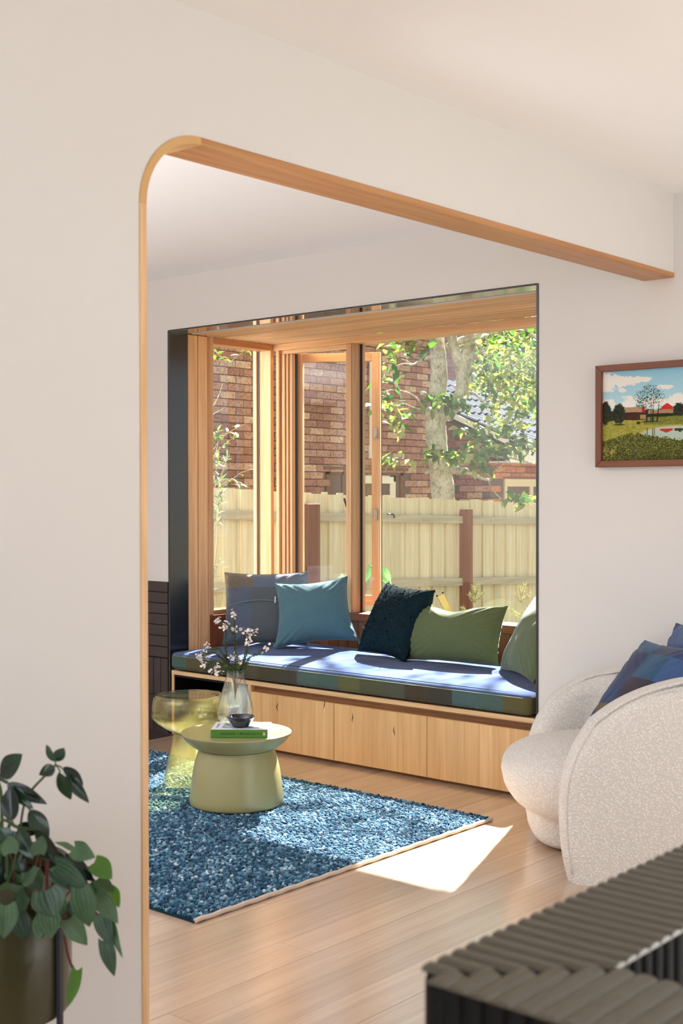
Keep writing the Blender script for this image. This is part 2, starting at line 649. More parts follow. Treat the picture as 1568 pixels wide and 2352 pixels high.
# ---- corner post, front window with a fixed pane and an open casement
w2 = thing('window_2', (-1.7, .84, SZ), kind='structure')
GY = .862
O('head', MB().box(FX + .002, BX, FY, .905, 2.088, BT), M['oak_x'], w2, bev=.002)
O('head_stop', MB().box(FX + .03, -2.31, FY + .021, .86, 2.068, 2.0875), M['oak_x'], w2, bev=.002)
for x0, x1, y0 in ((-2.838, -2.816, FY + .004), (-2.811, -2.786, FY + .020), (-2.783, -2.768, FY + .029), (-2.7645, -2.744, FY + .038)):
    O('corner_post', MB().box(x0, x1, y0, .845, SZ + .015, 2.0675 if x0 > -2.83 else 2.0875), M['oak_z'], w2, bev=.002)
O('corner_core', MB().box(-2.862, -2.739, .8455, .860, SZ + .015, 2.067), M['gasket'], w2)
O('mullion', MB().box(-2.308, -2.271, FY + .001, .90, SZ + .0145, 2.0875), M['oak_z'], w2, bev=.002)
O('mullion_bead', MB().box(-2.2705, -2.268, FY + .006, .85, SZ + .0145, 2.0875), M['oak_z'], w2)
O('gasket', MB().box(-2.268, -2.256, GY - .008, GY - .002, SZ + .015, 2.087), M['gasket'], w2)
O('pane', MB().box(-2.268, BX - .002, GY, GY + .004, SZ + .0145, 2.0875), M['glass'], w2)
O('bottom_rail', MB().box(-2.738, -2.31, .82, .90, SZ + .0145, .630), M['red_x'], w2, bev=.002)

# the casement sash, hinged at the corner and pushed open
w3 = thing('window_3', (-2.775, .868, .632), kind='structure', rot=(0, 0, math.radians(30)))
SW, SH, ST = .500, 1.440, .05
for nm, b, m in (('stile', (0, ST, 0, .040, 0, SH), 'oak_z'), ('stile', (SW - ST, SW, 0, .040, 0, SH), 'oak_z'),
                 ('rail', (ST, SW - ST, .001, .039, SH - .048, SH), 'oak_x'), ('rail', (ST, SW - ST, .001, .039, 0, .058), 'oak_x')):
    O(nm, MB().box(*b), M[m], w3, local=True, bev=.002)
O('seal', MB().box(SW - .008, SW + .003, .041, .046, 0, SH).box(0, SW, .041, .046, SH - .004, SH + .003).box(0, SW, .041, .046, -.003, .004), M['gasket'], w3, local=True)
O('pane', MB().box(ST, SW - ST, .018, .022, .058, SH - .048), M['glass'], w3, local=True)
for zc in (.52, .98):
    h = MB().box(SW - .034, SW - .016, -.012, 0, zc - .03, zc + .03).box(SW - .030, SW - .020, -.024, -.012, zc - .028, zc - .012)
    O('keeper', h, plain('brushed_metal', (.55, .54, .52, 1), .3, .5, metal=1.0) if zc < .6 else bpy.data.materials['brushed_metal'], w3, local=True, bev=.002)
# the sash lock on the mullion
O('sash_lock', MB().tube([(-2.3095, .80, 1.20), (-2.322, .80, 1.20), (-2.330, .79, 1.245)], .006, 8).tube([(-2.3095, .80, 1.14), (-2.3125, .80, 1.19)], .005, 8), M['gasket'], w2)

# ================================================================== THE WINDOW SEAT
bench = thing('window_seat', (-1.73, .38, 0), 'built-in oak bench with three plain doors filling the bay', 'bench')
X0, X1 = -2.852, -.612
O('seat_board', MB().box(X0, X1, -.004, .785, .318, .3395), M['oak_x'], bench, bev=.001, segs=1)
O('side_panel', MB().box(X0, X0 + .018, -.003, .76, 0, .3175), M['oak_z'], bench, bev=.001, segs=1)
O('divider', MB().box(-2.287, -2.262, -.003, .76, 0, .3175), M['oak_z'], bench, bev=.001, segs=1)
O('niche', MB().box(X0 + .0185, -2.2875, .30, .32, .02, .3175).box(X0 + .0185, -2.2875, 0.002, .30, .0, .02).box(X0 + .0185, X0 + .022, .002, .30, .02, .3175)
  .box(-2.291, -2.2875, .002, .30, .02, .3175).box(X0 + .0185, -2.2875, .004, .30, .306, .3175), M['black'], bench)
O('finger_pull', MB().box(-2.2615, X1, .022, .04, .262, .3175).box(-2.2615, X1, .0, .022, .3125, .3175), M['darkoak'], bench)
O('carcass', MB().box(-2.2615, X1, .030, .75, .012, .262), M['grout'], bench)
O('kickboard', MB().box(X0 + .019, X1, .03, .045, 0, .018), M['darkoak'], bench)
for x0, x1 in ((-2.2605, -1.7135), (-1.7105, -1.1685), (-1.1655, -.614)):
    # each door is faced with a few strips of veneer
    d = O('door', MB().box(x0, x1, -.0005, .017, .016, .285), M['oakdoor'], bench, bev=.001, segs=1)
    cuts = [x0]
    while cuts[-1] < x1 - .12:
        cuts.append(cuts[-1] + random.uniform(.07, .15))
    cuts[-1] = x1
    for a, b in zip(cuts, cuts[1:]):
        O('veneer', MB().box(a + .0002, b - .0002, -.0032, -.0004, .0165, .2845), M['oakdoor'], d)
    for _ in range(2):
        kx, kz = random.uniform(x0 + .05, x1 - .05), random.uniform(.15, .26)
        pts = [(kx + random.uniform(-.004, .004), -.0034, kz + .012 * i) for i in range(5)]
        O('gum_vein', MB().tube(pts, [.0003, .0018, .0026, .0012, .0003], 6), plain('gum', lin(70, 38, 18), .5) if 'gum' not in bpy.data.materials else bpy.data.materials['gum'], d)

# ---- patchwork wool mattress
def patch_mat(name, front, top, size, x0):
    """Wool squares: one row of colours on the upright faces, soft checks on the top."""
    t = NT(name)
    tc = t.n('ShaderNodeTexCoord')
    sp = t.n('ShaderNodeSeparateXYZ')
    t.l(tc.outputs['Object'], sp.inputs[0])
    fx = t.math('FLOOR', t.math('DIVIDE', t.math('SUBTRACT', sp.outputs[0], x0), size))
    fac = t.math('DIVIDE', t.math('ADD', fx, .5), len(front))
    cf = t.ramp(fac, [(i / len(front), c) for i, c in enumerate(front)], 'CONSTANT')
    fy = t.math('FLOOR', t.math('DIVIDE', sp.outputs[1], size * 1.6))
    cb = t.n('ShaderNodeCombineXYZ')
    t.l(fx, cb.inputs[0])
    t.l(fy, cb.inputs[1])
    wn = t.n('ShaderNodeTexWhiteNoise')
    t.l(cb.outputs[0], wn.inputs[0])
    ct = t.ramp(wn.outputs[0], [(i / len(top), c) for i, c in enumerate(top)], 'CONSTANT')
    ge = t.n('ShaderNodeNewGeometry')
    sn = t.n('ShaderNodeSeparateXYZ')
    t.l(ge.outputs['Normal'], sn.inputs[0])
    up_ = t.math('GREATER_THAN', sn.outputs[2], .55)
    c = t.mix(up_, cf, ct)
    nz = t.n('ShaderNodeTexNoise', i_Scale=420.0, i_Detail=3.0, i_Roughness=.7)
    t.l(tc.outputs['Object'], nz.inputs[0])
    c = t.mix(.6, c, t.ramp(nz.outputs[0], [(.35, (.55, .55, .55, 1)), (.65, (1.35, 1.35, 1.35, 1))]), 'MULTIPLY')
    t.l(c, t.b.inputs['Base Color'])
    t.set(Roughness=.92, Sheen_Weight=.12, Sheen_Roughness=.5)
    t.b.inputs['Specular IOR Level'].default_value = .1
    t.bump(nz.outputs[0], .5, .003)
    return t.m


FRONT = [lin(*c) for c in ((74, 98, 90), (90, 84, 60), (68, 68, 56), (62, 60, 50), (82, 76, 60), (74, 68, 52), (72, 69, 60), (80, 100, 96),
                           (74, 98, 90), (96, 98, 66), (84, 84, 64), (82, 84, 72), (72, 64, 50), (66, 64, 57), (78, 100, 102), (78, 100, 94), (96, 90, 58))]
TOP = [lin(*c) for c in ((72, 90, 142), (80, 102, 148), (64, 86, 134), (88, 108, 148), (74, 94, 138))]


def slab_mesh(x0, x1, y0, y1, z0, z1, rad, nx=90, ny=26):
    """A soft mattress: rounded edge, slightly crowned and puckered."""
    mb = MB()
    prof = []
    for i in range(7):
        a = -math.pi / 2 + i / 6 * math.pi / 2
        prof.append((rad * (1 - math.cos(a)), z0 + rad + rad * math.sin(a)))
    for i in range(7):
        a = i / 6 * math.pi / 2
        prof.append((rad * (1 - math.cos(a)), z1 - rad + rad * math.sin(a)))
    # ring positions round the plan
    def ring(ins):
        r = .03
        pts = []
        xs = np.linspace(x0 + r, x1 - r, nx)
        ysn = np.linspace(y0 + r, y1 - r, ny)
        A = [(x, y0 + ins) for x in xs] + [(x1 - r + (r - ins) * math.sin(t), y0 + r - (r - ins) * math.cos(t)) for t in np.linspace(.2, 1.37, 5)]
        B = [(x1 - ins, y) for y in ysn] + [(x1 - r + (r - ins) * math.cos(t), y1 - r + (r - ins) * math.sin(t)) for t in np.linspace(.2, 1.37, 5)]
        Cc = [(x, y1 - ins) for x in xs[::-1]] + [(x0 + r - (r - ins) * math.sin(t), y1 - r + (r - ins) * math.cos(t)) for t in np.linspace(.2, 1.37, 5)]
        D = [(x0 + ins, y) for y in ysn[::-1]] + [(x0 + r - (r - ins) * math.cos(t), y0 + r - (r - ins) * math.sin(t)) for t in np.linspace(.2, 1.37, 5)]
        return A + B + Cc + D
    rows = []
    for ins, z in prof:
        rows.append([(px, py, z) for px, py in ring(ins)])
    P = np.array(rows)
    # little bulges on the upright faces
    mb.grid(np.transpose(P, (1, 0, 2)), wrap_u=True)
    xs, ysn = np.linspace(x0 + rad, x1 - rad, nx), np.linspace(y0 + rad, y1 - rad, ny)
    T = np.zeros((nx, ny, 3))
    for i, xx in enumerate(xs):
        for j, yy in enumerate(ysn):
            u, v = (xx - x0) / (x1 - x0), (yy - y0) / (y1 - y0)
            crown = .008 * (4 * v * (1 - v)) ** .6 * min(1, 8 * u, 8 * (1 - u))
            T[i, j] = (xx, yy, z1 + crown * 1.0 + .003 * mnoise.noise(Vector((xx * 5, yy * 5, 1))) * (4 * v * (1 - v)))
    mb.grid(T)
    mb.grid(np.array([[(xx, yy, z0) for yy in (y0 + rad, y1 - rad)] for xx in (x0 + rad, x1 - rad)]))
    return mb


MX0, MX1 = -2.838, -.620
org_x = (MX0 + MX1) / 2
mat_m = patch_mat('patchwork_wool', FRONT, TOP, (MX1 - MX0) / 17, MX0 - org_x)
mattress = O('seat_mattress', slab_mesh(MX0, MX1, -.030, .752, .349, .437, .024), mat_m, smooth=180,
             label='long seat pad of blue wool edged with green and brown squares, on the oak bench', cat='seat pad')
pipe = [(MX0 + .03, -.0285, .422)] + [(MX0 + .03 + i * (MX1 - MX0 - .06) / 30, -.0298, .4215) for i in range(1, 30)] + [(MX1 - .03, -.0285, .422)]
O('seam', MB().tube(pipe, .0022, 6), plain('seam_thread', lin(120, 126, 112), .8), mattress, smooth=60)

# ---- cushions
def pillow_mb(w, h, t, n=40, pinch=.10, seed=0, wr=.010, sag=0.0, dent=0.0, flare=0.0):
    """Square scatter cushion standing in its own x-z plane, bottom edge at z=0; concave sides and sharp ears."""
    P = np.zeros((2, n, n, 3))
    for i in range(n):
        for j in range(n):
            u, v = -1 + 2 * i / (n - 1), -1 + 2 * j / (n - 1)
            x = u * (1 - pinch * (1 - v * v)) * (1 - flare * v) * w / 2
            z = v * (1 - pinch * (1 - u * u)) * h / 2
            if v > 0 and dent:
                z -= dent * v * math.exp(-(u / .38) ** 2)
            body = max(0, (1 - u ** 2)) ** .45 * max(0, (1 - v ** 2)) ** .45
            th = t / 2 * body
            e = (1 - body) * 1.2
            wv = mnoise.noise(Vector((u * 2.2 + seed * 7.1, v * 2.2, seed))) * wr * min(1, body * 2)
            # puckers running in from the corners
            a = abs(u) * abs(v)
            pk = math.sin((u - v * (1 if u * v > 0 else -1)) * 26 + seed) * wr * .8 * a * min(1, body * 3)
            if v < -.3 and sag:
                th *= 1 + sag * (-v - .3)
            for s in (0, 1):
                sg = -1 if s == 0 else 1
                P[s, i, j] = (x, sg * (th + wv * .7 + pk), z + h / 2 * (1 - 0))
    # keep the rim welded
    for s in (0, 1):
        P[s, 0, :, 1] = P[s, -1, :, 1] = 0
        P[s, :, 0, 1] = P[s, :, -1, 1] = 0
    P[..., 2] -= P[..., 2].min()
    mb = MB()
    mb.grid(P[0])
    n0 = len(mb.v)
    mb.grid(P[1][::-1])
    return mb, P


def cushion(name, loc, rz, lean, roll, w, h, t, mat, label, cat='cushion', seam=True, group=None, **kw):
    """rz turns it, lean tips its top back (radians), roll spins it in its own plane."""
    o = thing(name, loc, label, cat, group)
    R = Matrix.Rotation(rz, 4, 'Z') @ Matrix.Rotation(-lean, 4, 'X')
    mb, P = pillow_mb(w, h, t, **kw)
    Rr = Matrix.Translation((0, 0, h / 2)) @ Matrix.Rotation(roll, 4, 'Y') @ Matrix.Translation((0, 0, -h / 2))
    low = min((R @ (Rr @ Vector(p))).z for p in mb.v)
    o.matrix_world = Matrix.Translation(Vector(loc) - Vector((0, 0, low))) @ R
    mb.v = [tuple(Rr @ Vector(p)) for p in mb.v]
    WLOC[o.name] = np.asarray(o.location)
    c = O('cover', mb, mat, o, local=True, smooth=180)
    if seam:
        n = P.shape[1]
        rim = [P[0, i, 0] for i in range(n)] + [P[0, -1, j] for j in range(n)] + [P[0, i, -1] for i in range(n - 1, -1, -1)] + [P[0, 0, j] for j in range(n - 1, -1, -1)]
        O('seam', MB().tube([Rr @ Vector(p) for p in rim], .0022, 5), mat, o, local=True, smooth=180)
    return o, R


def check_mat(name, cols, nx, nz, w, h, seed=1):
    """Patchwork in the cushion's own x-z plane."""
    t = NT(name)
    tc = t.n('ShaderNodeTexCoord')
    sp = t.n('ShaderNodeSeparateXYZ')
    t.l(tc.outputs['Object'], sp.inputs[0])
    cb = t.n('ShaderNodeCombineXYZ')
    t.l(t.math('FLOOR', t.math('ADD', t.math('MULTIPLY', sp.outputs[0], nx / w), .35)), cb.inputs[0])
    t.l(t.math('FLOOR', t.math('MULTIPLY', sp.outputs[2], nz / h)), cb.inputs[1])
    cb.inputs[2].default_value = seed
    wn = t.n('ShaderNodeTexWhiteNoise')
    t.l(cb.outputs[0], wn.inputs[0])
    c = t.ramp(wn.outputs[0], [(i / len(cols), k) for i, k in enumerate(cols)], 'CONSTANT')
    nz_ = t.n('ShaderNodeTexNoise', i_Scale=420.0, i_Detail=3.0, i_Roughness=.7)
    t.l(tc.outputs['Object'], nz_.inputs[0])
    c = t.mix(.6, c, t.ramp(nz_.outputs[0], [(.35, (.6, .6, .6, 1)), (.65, (1.3, 1.3, 1.3, 1))]), 'MULTIPLY')
    t.l(c, t.b.inputs['Base Color'])
    t.set(Roughness=.92, Sheen_Weight=.25)
    t.b.inputs['Specular IOR Level'].default_value = .1
    t.bump(nz_.outputs[0], .4, .003)
    return t.m


TOPZ = .4455
greyblue = check_mat('greyblue_patchwork', [lin(104, 114, 134), lin(118, 126, 140), lin(96, 104, 108), lin(114, 110, 100), lin(94, 106, 124)], 2.6, 2.6, .46, .40, 3)
c1, _ = cushion('cushion', (-2.615, .45, TOPZ), math.radians(33), math.radians(13), math.radians(-1), .465, .40, .16, greyblue,
                'large grey blue patchwork cushion in the left corner of the seat', pinch=.07, seed=1)
O('piping', MB().tube([(-.20 + .0133 * i, -.030 - .060 * math.sin(i / 30 * math.pi) ** .6, .205 + .028 * math.sin(i / 30 * math.pi)) for i in range(31)], .0028, 6),
  plain('piping_thread', lin(120, 134, 140), .8), c1, local=True, smooth=60)
teal = fabric('teal_wool', lin(70, 108, 122), lin(98, 138, 148), scale=700, nscale=420).m
c2, _ = cushion('cushion', (-2.31, .51, TOPZ), math.radians(38), math.radians(22), math.radians(-6), .425, .365, .18, teal,
                'plain teal square cushion leaning on the grey blue patchwork one', pinch=.13, seed=2, flare=.07)
O('care_label', MB().box(-.212, -.206, -.012, -.009, .23, .265), M['led'], c2, local=True)
fur = fabric('dark_teal_fleece', lin(9, 26, 32), lin(28, 56, 64), scale=260, bump=.9, nscale=160, sheen=.0).m
c3, R3 = cushion('cushion', (-1.80, .46, TOPZ), math.radians(-15), math.radians(27), math.radians(2), .41, .39, .19, fur,
                 'dark teal shaggy fleece cushion between the teal and the green ones', pinch=.09, seed=3, seam=False, wr=.004)
# its pile: short locks of fleece
cov = [c for c in c3.children if c.name.startswith('cover')][0].data
V = np.array([v.co[:] for v in cov.vertices])
Nn = np.array([v.normal[:] for v in cov.vertices])
mbp = MB()
for k in range(15000):
    f = cov.polygons[random.randrange(len(cov.polygons))]
    w4 = RNG.dirichlet([1] * len(f.vertices))
    p = sum(w * V[i] for w, i in zip(w4, f.vertices))
    nn = np.array(f.normal)
    d = nn + RNG.normal(0, .55, 3)
    d /= np.linalg.norm(d)
    s = np.cross(d, RNG.normal(0, 1, 3))
    s = s / np.linalg.norm(s) * .0030
    L = random.uniform(.010, .019)
    q = p + d * L * .6 + RNG.normal(0, .0015, 3)
    i = len(mbp.v)
    mbp.v += [tuple(p - s), tuple(p + s), tuple(q + s * .8), tuple(q - s * .8), tuple(p + d * L + RNG.normal(0, .003, 3))]
    mbp.f += [(i, i + 1, i + 2, i + 3), (i + 3, i + 2, i + 4)]
O('fleece', mbp, fur, c3, local=True, smooth=180, kind='stuff')
green = fabric('green_velvet_wool', lin(84, 98, 62), lin(112, 126, 86), scale=600, nscale=380).m
c4, _ = cushion('cushion', (-1.42, .49, TOPZ), math.radians(3), math.radians(22), math.radians(-2), .56, .29, .18, green,
                'olive green oblong cushion resting right of the dark fleece one', pinch=.07, seed=4, dent=.03)
c5, _ = cushion('cushion', (-.945, .37, TOPZ), math.radians(-38), math.radians(30), 0, .45, .43, .16, green,
                'green cushion half hidden by the right steel jamb of the bay', pinch=.08, seed=5)

# ================================================================== RUG
RX0, RX1, RY0, RY1 = -3.05, -.556, -1.945, -.392
rug = thing('rug', (-1.8, -1.17, 0), 'chunky teal blue woven rug with a cream edge tape on the oak floor', 'rug')
O('backing', MB().box(RX0, RX1 - .004, RY0, RY1, .0006, .009), plain('rug_backing', lin(30, 52, 66), .95, .1), rug)
O('edge_tape', MB().tube([(RX1 - .004, RY0 + i * (RY1 - RY0) / 60, .0085 + .0015 * math.sin(i * 1.7)) for i in range(61)], .0078, 8),
  plain('cream_tape', lin(206, 190, 176), .9, .1, .6, 500), rug, smooth=60)


def rug_pile():
    px, py = .0125, .0165
    xs = np.arange(RX0 + .01, RX1 - .012, px)
    ys = np.arange(RY0 + .008, RY1 - .004, py)
    X, Y = np.meshgrid(xs, ys, indexing='ij')
    X = X + (np.arange(len(ys))[None, :] % 2) * px / 2
    X, Y = X.ravel(), Y.ravel()
    n = len(X)
    X = X + RNG.normal(0, .0018, n)
    Y = Y + RNG.normal(0, .0018, n)
    # one loop of yarn: a bent little bead, 14 vertices
    ring = np.array([(math.cos(a), math.sin(a)) for a in np.linspace(0, 2 * math.pi, 6, endpoint=False)])
    t = [(0, 0, -.2)] + [(.86 * c, .86 * s, .25) for c, s in ring] + [(.62 * c, .62 * s, .78) for c, s in ring] + [(0, 0, 1.0)]
    T = np.array(t)
    F = []
    for k in range(6):
        k2 = (k + 1) % 6
        F += [(0, 1 + k2, 1 + k), (1 + k, 1 + k2, 7 + k2), (1 + k, 7 + k2, 7 + k), (7 + k, 7 + k2, 13)]
    F = np.array(F)
    ang = RNG.normal(.35, .35, n)
    sx = px * .62 * RNG.uniform(.85, 1.25, n)
    sy = py * .60 * RNG.uniform(.85, 1.2, n)
    sz = .0105 * RNG.uniform(.7, 1.3, n)
    lx, ly = RNG.normal(0, .002, n), RNG.normal(-.002, .002, n)
    a = T[None, :, 0] * sx[:, None]
    b = T[None, :, 1] * sy[:, None]
    V = np.empty((n, 14, 3))
    V[..., 0] = X[:, None] + a * np.cos(ang)[:, None] - b * np.sin(ang)[:, None] + T[None, :, 2] * lx[:, None]
    V[..., 1] = Y[:, None] + a * np.sin(ang)[:, None] + b * np.cos(ang)[:, None] + T[None, :, 2] * ly[:, None]
    V[..., 2] = .008 + T[None, :, 2] * sz[:, None]
    V[:, 1:13] += RNG.normal(0, .0008, (n, 12, 3))
    FF = (F[None] + (np.arange(n) * 14)[:, None, None]).reshape(-1, 3)
    tint = np.repeat(np.clip(RNG.beta(1.6, 2.6, n), 0, 1), 14)
    VV = V.reshape(-1, 3)
    # fuzz: single stray fibres
    m = 40000
    fx, fy = RNG.uniform(RX0 + .01, RX1 - .01, m), RNG.uniform(RY0 + .005, RY1 - .002, m)
    base = np.stack([fx, fy, np.full(m, .012)], 1)
    th = RNG.uniform(0, 2 * math.pi, m)
    d = np.stack([np.cos(th), np.sin(th), RNG.uniform(.2, .9, m)], 1)
    s = np.stack([-np.sin(th), np.cos(th), np.zeros(m)], 1) * .0009
    L = RNG.uniform(.008, .014, m)[:, None]
    H = np.stack([base - s, base + s, base + d * L], 1).reshape(-1, 3)
    HF = np.arange(m * 3).reshape(-1, 3) + len(VV)
    tint = np.concatenate([tint, np.repeat(RNG.uniform(.4, 1.0, m), 3)])
    org = np.array([(RX0 + RX1) / 2, (RY0 + RY1) / 2, 0.0])
    allV = np.concatenate([VV, H]) - org
    allF = np.concatenate([FF, HF])
    me = bpy.data.meshes.new('pile')
    me.from_pydata(allV.tolist(), [], allF.tolist())
    at_ = me.attributes.new('tint', 'FLOAT', 'POINT')
    at_.data.foreach_set('value', tint.astype(np.float32))
    me.shade_smooth()
    t = NT('rug_yarn')
    an = t.n('ShaderNodeAttribute', attribute_name='tint')
    nz = t.n('ShaderNodeTexNoise', i_Scale=9.0, i_Detail=3.0)
    t.l(t.coord(), nz.inputs[0])
    f = t.math('ADD', an.outputs['Fac'], t.math('MULTIPLY', t.math('SUBTRACT', nz.outputs[0], .5), .5))
    c = t.ramp(f, [(0.0, lin(14, 50, 76)), (.32, lin(38, 86, 116)), (.65, lin(100, 146, 172)), (.95, lin(200, 216, 226))])
    t.l(c, t.b.inputs['Base Color'])
    t.set(Roughness=.95, Sheen_Weight=.2)
    t.b.inputs['Specular IOR Level'].default_value = .1
    n2 = t.n('ShaderNodeTexNoise', i_Scale=500.0, i_Detail=2.0)
    t.l(t.coord(), n2.inputs[0])
    t.bump(n2.outputs[0], .5, .002)
    me.materials.append(t.m)
    o = bpy.data.objects.new('pile', me)
    COL.objects.link(o)
    o.parent = rug
    o.location = org - WLOC[rug.name]
    o['kind'] = 'stuff'
    return o


rug_pile()
RUGZ = .0175

# ================================================================== SIDE TABLES
def lathe_thing(name, prof, c, mat, label, cat, n=96, smooth=50, **kw):
    return O(name, MB().lathe(prof, n, c), mat, smooth=smooth, label=label, cat=cat, **kw)


TC = (-1.470, -.880)        # olive table
TZ = .308
olive = plain('olive_lacquer', lin(156, 149, 102), .32, .5, .02, 300, coat=.2)
tbl = thing('side_table', (TC[0], TC[1], RUGZ), 'glossy olive green mushroom-shaped side table standing on the rug', 'side table')
O('pedestal', MB().lathe([(0, RUGZ), (.180, RUGZ), (.188, RUGZ + .004), (.1905, RUGZ + .012), (.190, RUGZ + .03), (.1865, .075), (.181, .12), (.174, .165), (.165, .20), (.156, .228), (.152, .240), (.10, .241), (0, .241)], 96, (TC[0], TC[1], 0)), olive, tbl, smooth=50)
O('dish_top', MB().lathe([(0, .242), (.10, .2415), (.150, .2405), (.158, .2435), (.176, .252), (.196, .268), (.212, .286), (.2215, .300), (.2235, .3045), (.2225, .3075), (.2195, .3085), (.216, .307), (.20, .3055), (0, .305)], 96, (TC[0], TC[1], 0)), olive, tbl, smooth=50)
TTOP = .3056

# amber glass table
GC = on(437, 1797, 2, RUGZ)
gx, gy = GC[0], GC[1]
amber = glass('amber_glass', (.975, .95, .76, 1), 1.5, 0.0, 1.4, .03, (.95, .88, .50, 1))
gt = thing('glass_table', (gx, gy, RUGZ), 'yellow tinted clear glass mushroom table behind the olive one', 'side table')


def shell(prof, th):
    """Outer profile plus an inner one, as a hollow blown-glass body."""
    inner = [(max(r - th, 0.0), z) for r, z in prof][::-1]
    return prof + inner


O('glass_base', MB().lathe([(.116, RUGZ), (.118, RUGZ + .004), (.112, .05), (.100, .11), (.086, .17), (.076, .215), (.0725, .236), (.0685, .236), (.072, .213), (.082, .168), (.096, .108), (.108, .05), (.112, RUGZ + .004), (.116, RUGZ)], 96, (gx, gy, 0)), amber, gt, smooth=60)
O('glass_top', MB().lathe([(.0, .234), (.04, .234), (.078, .240), (.11, .258), (.14, .279), (.160, .297), (.1665, .309), (.1675, .322), (.166, .345), (.1625, .375), (.158, .391), (.150, .399), (.135, .4015), (.12, .3995), (.10, .398), (0, .3975),
                           ], 96, (gx, gy, 0)), amber, gt, smooth=60)
O('inner_glass', MB().lathe([(.0, .240), (.05, .241), (.078, .246), (.11, .264), (.138, .284), (.156, .301), (.161, .312), (.162, .324), (.160, .348), (.1565, .372), (.151, .385), (.143, .391), (.12, .3935), (0, .3930)], 96, (gx, gy, 0)), amber, gt, smooth=60)

# ---- book lying on the olive table
BA = math.radians(39.0)
bc = at(549, 1700, 5.025)
book = thing('book', (bc[0], bc[1], TTOP + .0004), 'green-spined cookery book with a white cover, lying on the olive table', 'book', rot=(0, 0, BA))
BL, BD, BH = .226, .172, .032
paper = plain('page_edges', lin(236, 232, 222), .8, .2)
white_c = plain('white_cover', lin(232, 234, 240), .38, .5)
green_c = plain('green_spine', lin(74, 128, 46), .4, .5)
O('pages', MB().box(-BL / 2 + .003, BL / 2 - .003, .003, BD - .003, .0022, BH - .0022), paper, book, local=True)
O('spine', MB().box(-BL / 2, BL / 2, 0, .0028, 0, BH), green_c, book, local=True, bev=.001, label='green spine with black lettering')
O('cover', MB().box(-BL / 2, BL / 2, .0029, BD, BH - .002, BH), white_c, book, local=True, bev=.0006, segs=1, label='white front cover with a picture')
O('cover', MB().box(-BL / 2, BL / 2, .0029, BD, 0, .002), white_c, book, local=True, bev=.0006, segs=1)


def text(body, size, loc, rot, mat, parent, name='lettering', space=1.1):
    cu = bpy.data.curves.new('t', 'FONT')
    cu.body = body
    cu.size = size
    cu.space_character = space
    cu.extrude = .0002
    cu.align_y = 'CENTER'
    cu.offset = size * .012
    tmp = bpy.data.objects.new('t', cu)
    COL.objects.link(tmp)
    dg = bpy.context.evaluated_depsgraph_get()
    me = bpy.data.meshes.new_from_object(tmp.evaluated_get(dg))
    bpy.data.objects.remove(tmp)
    bpy.data.curves.remove(cu)
    me.name = name
    me.materials.clear()
    me.materials.append(mat)
    o = bpy.data.objects.new(name, me)
    COL.objects.link(o)
    o.parent = parent
    o.location = loc
    o.rotation_euler = rot
    return o


ink = plain('black_ink', (.012, .016, .008, 1), .6, .3)
greyink = plain('grey_ink', lin(168, 170, 184), .6, .3)
text('ANNA JONES', .0092, (-.075, -.0003, .0155), (math.pi / 2, 0, 0), ink, book, space=1.12)
text('A MODERN WAY TO EAT', .0092, (-.006, -.0003, .0155), (math.pi / 2, 0, 0), ink, book, space=1.08)
cream = plain('cream_ink', lin(238, 226, 190), .6, .3)
lg = MB()
for i in (0, 1):
    for j in (0, 1):
        lg.box(.0935 + i * .0052, .0935 + i * .0052 + .0044, -.0004, 0, .0105 + j * .0056, .0105 + j * .0056 + .0048)
O('emblem', lg, cream, book, local=True)
# cover print: a photograph of a plate and some grey lettering
pt = NT('cover_picture')
nz = pt.n('ShaderNodeTexNoise', i_Scale=38.0, i_Detail=3.0)
pt.l(pt.coord(), nz.inputs[0])
pt.l(pt.ramp(nz.outputs[0], [(.32, lin(84, 96, 104)), (.48, lin(146, 162, 168)), (.62, lin(214, 218, 214)), (.72, lin(206, 178, 150))]), pt.b.inputs['Base Color'])
pt.set(Roughness=.4)
O('cover_print', MB().box(-.074, .074, .030, BD - .02, BH + .0001, BH + .0004), pt.m, book, local=True)
text('A MODERN WAY', .013, (-.094, .035, BH + .0003), (0, 0, math.pi / 2), greyink, book, space=1.0)
text('ANNA JONES', .013, (.094, .14, BH + .0003), (0, 0, -math.pi / 2), greyink, book, space=1.0)
text('TO EAT', .014, (-.030, .017, BH + .0003), (0, 0, 0), greyink, book, space=1.6)

# ---- bowl on the book
bw = at(552.5, 1676, 5.088)
bz = TTOP + .0004 + BH + .0004
glaze = plain('navy_glaze', lin(15, 23, 40), .12, .6, coat=.6)
O('bowl', MB().lathe([(0, .002), (.022, .002), (.024, 0), (.030, 0), (.0315, .003), (.040, .013), (.049, .026), (.0545, .037), (.056, .0415), (.0553, .0428), (.0535, .0415), (.048, .029), (.040, .017), (.030, .008), (.018, .0055), (0, .005)], 64, (bw[0], bw[1], bz)), glaze,
  smooth=60, label='small dark navy glazed bowl sitting on the book', cat='bowl')

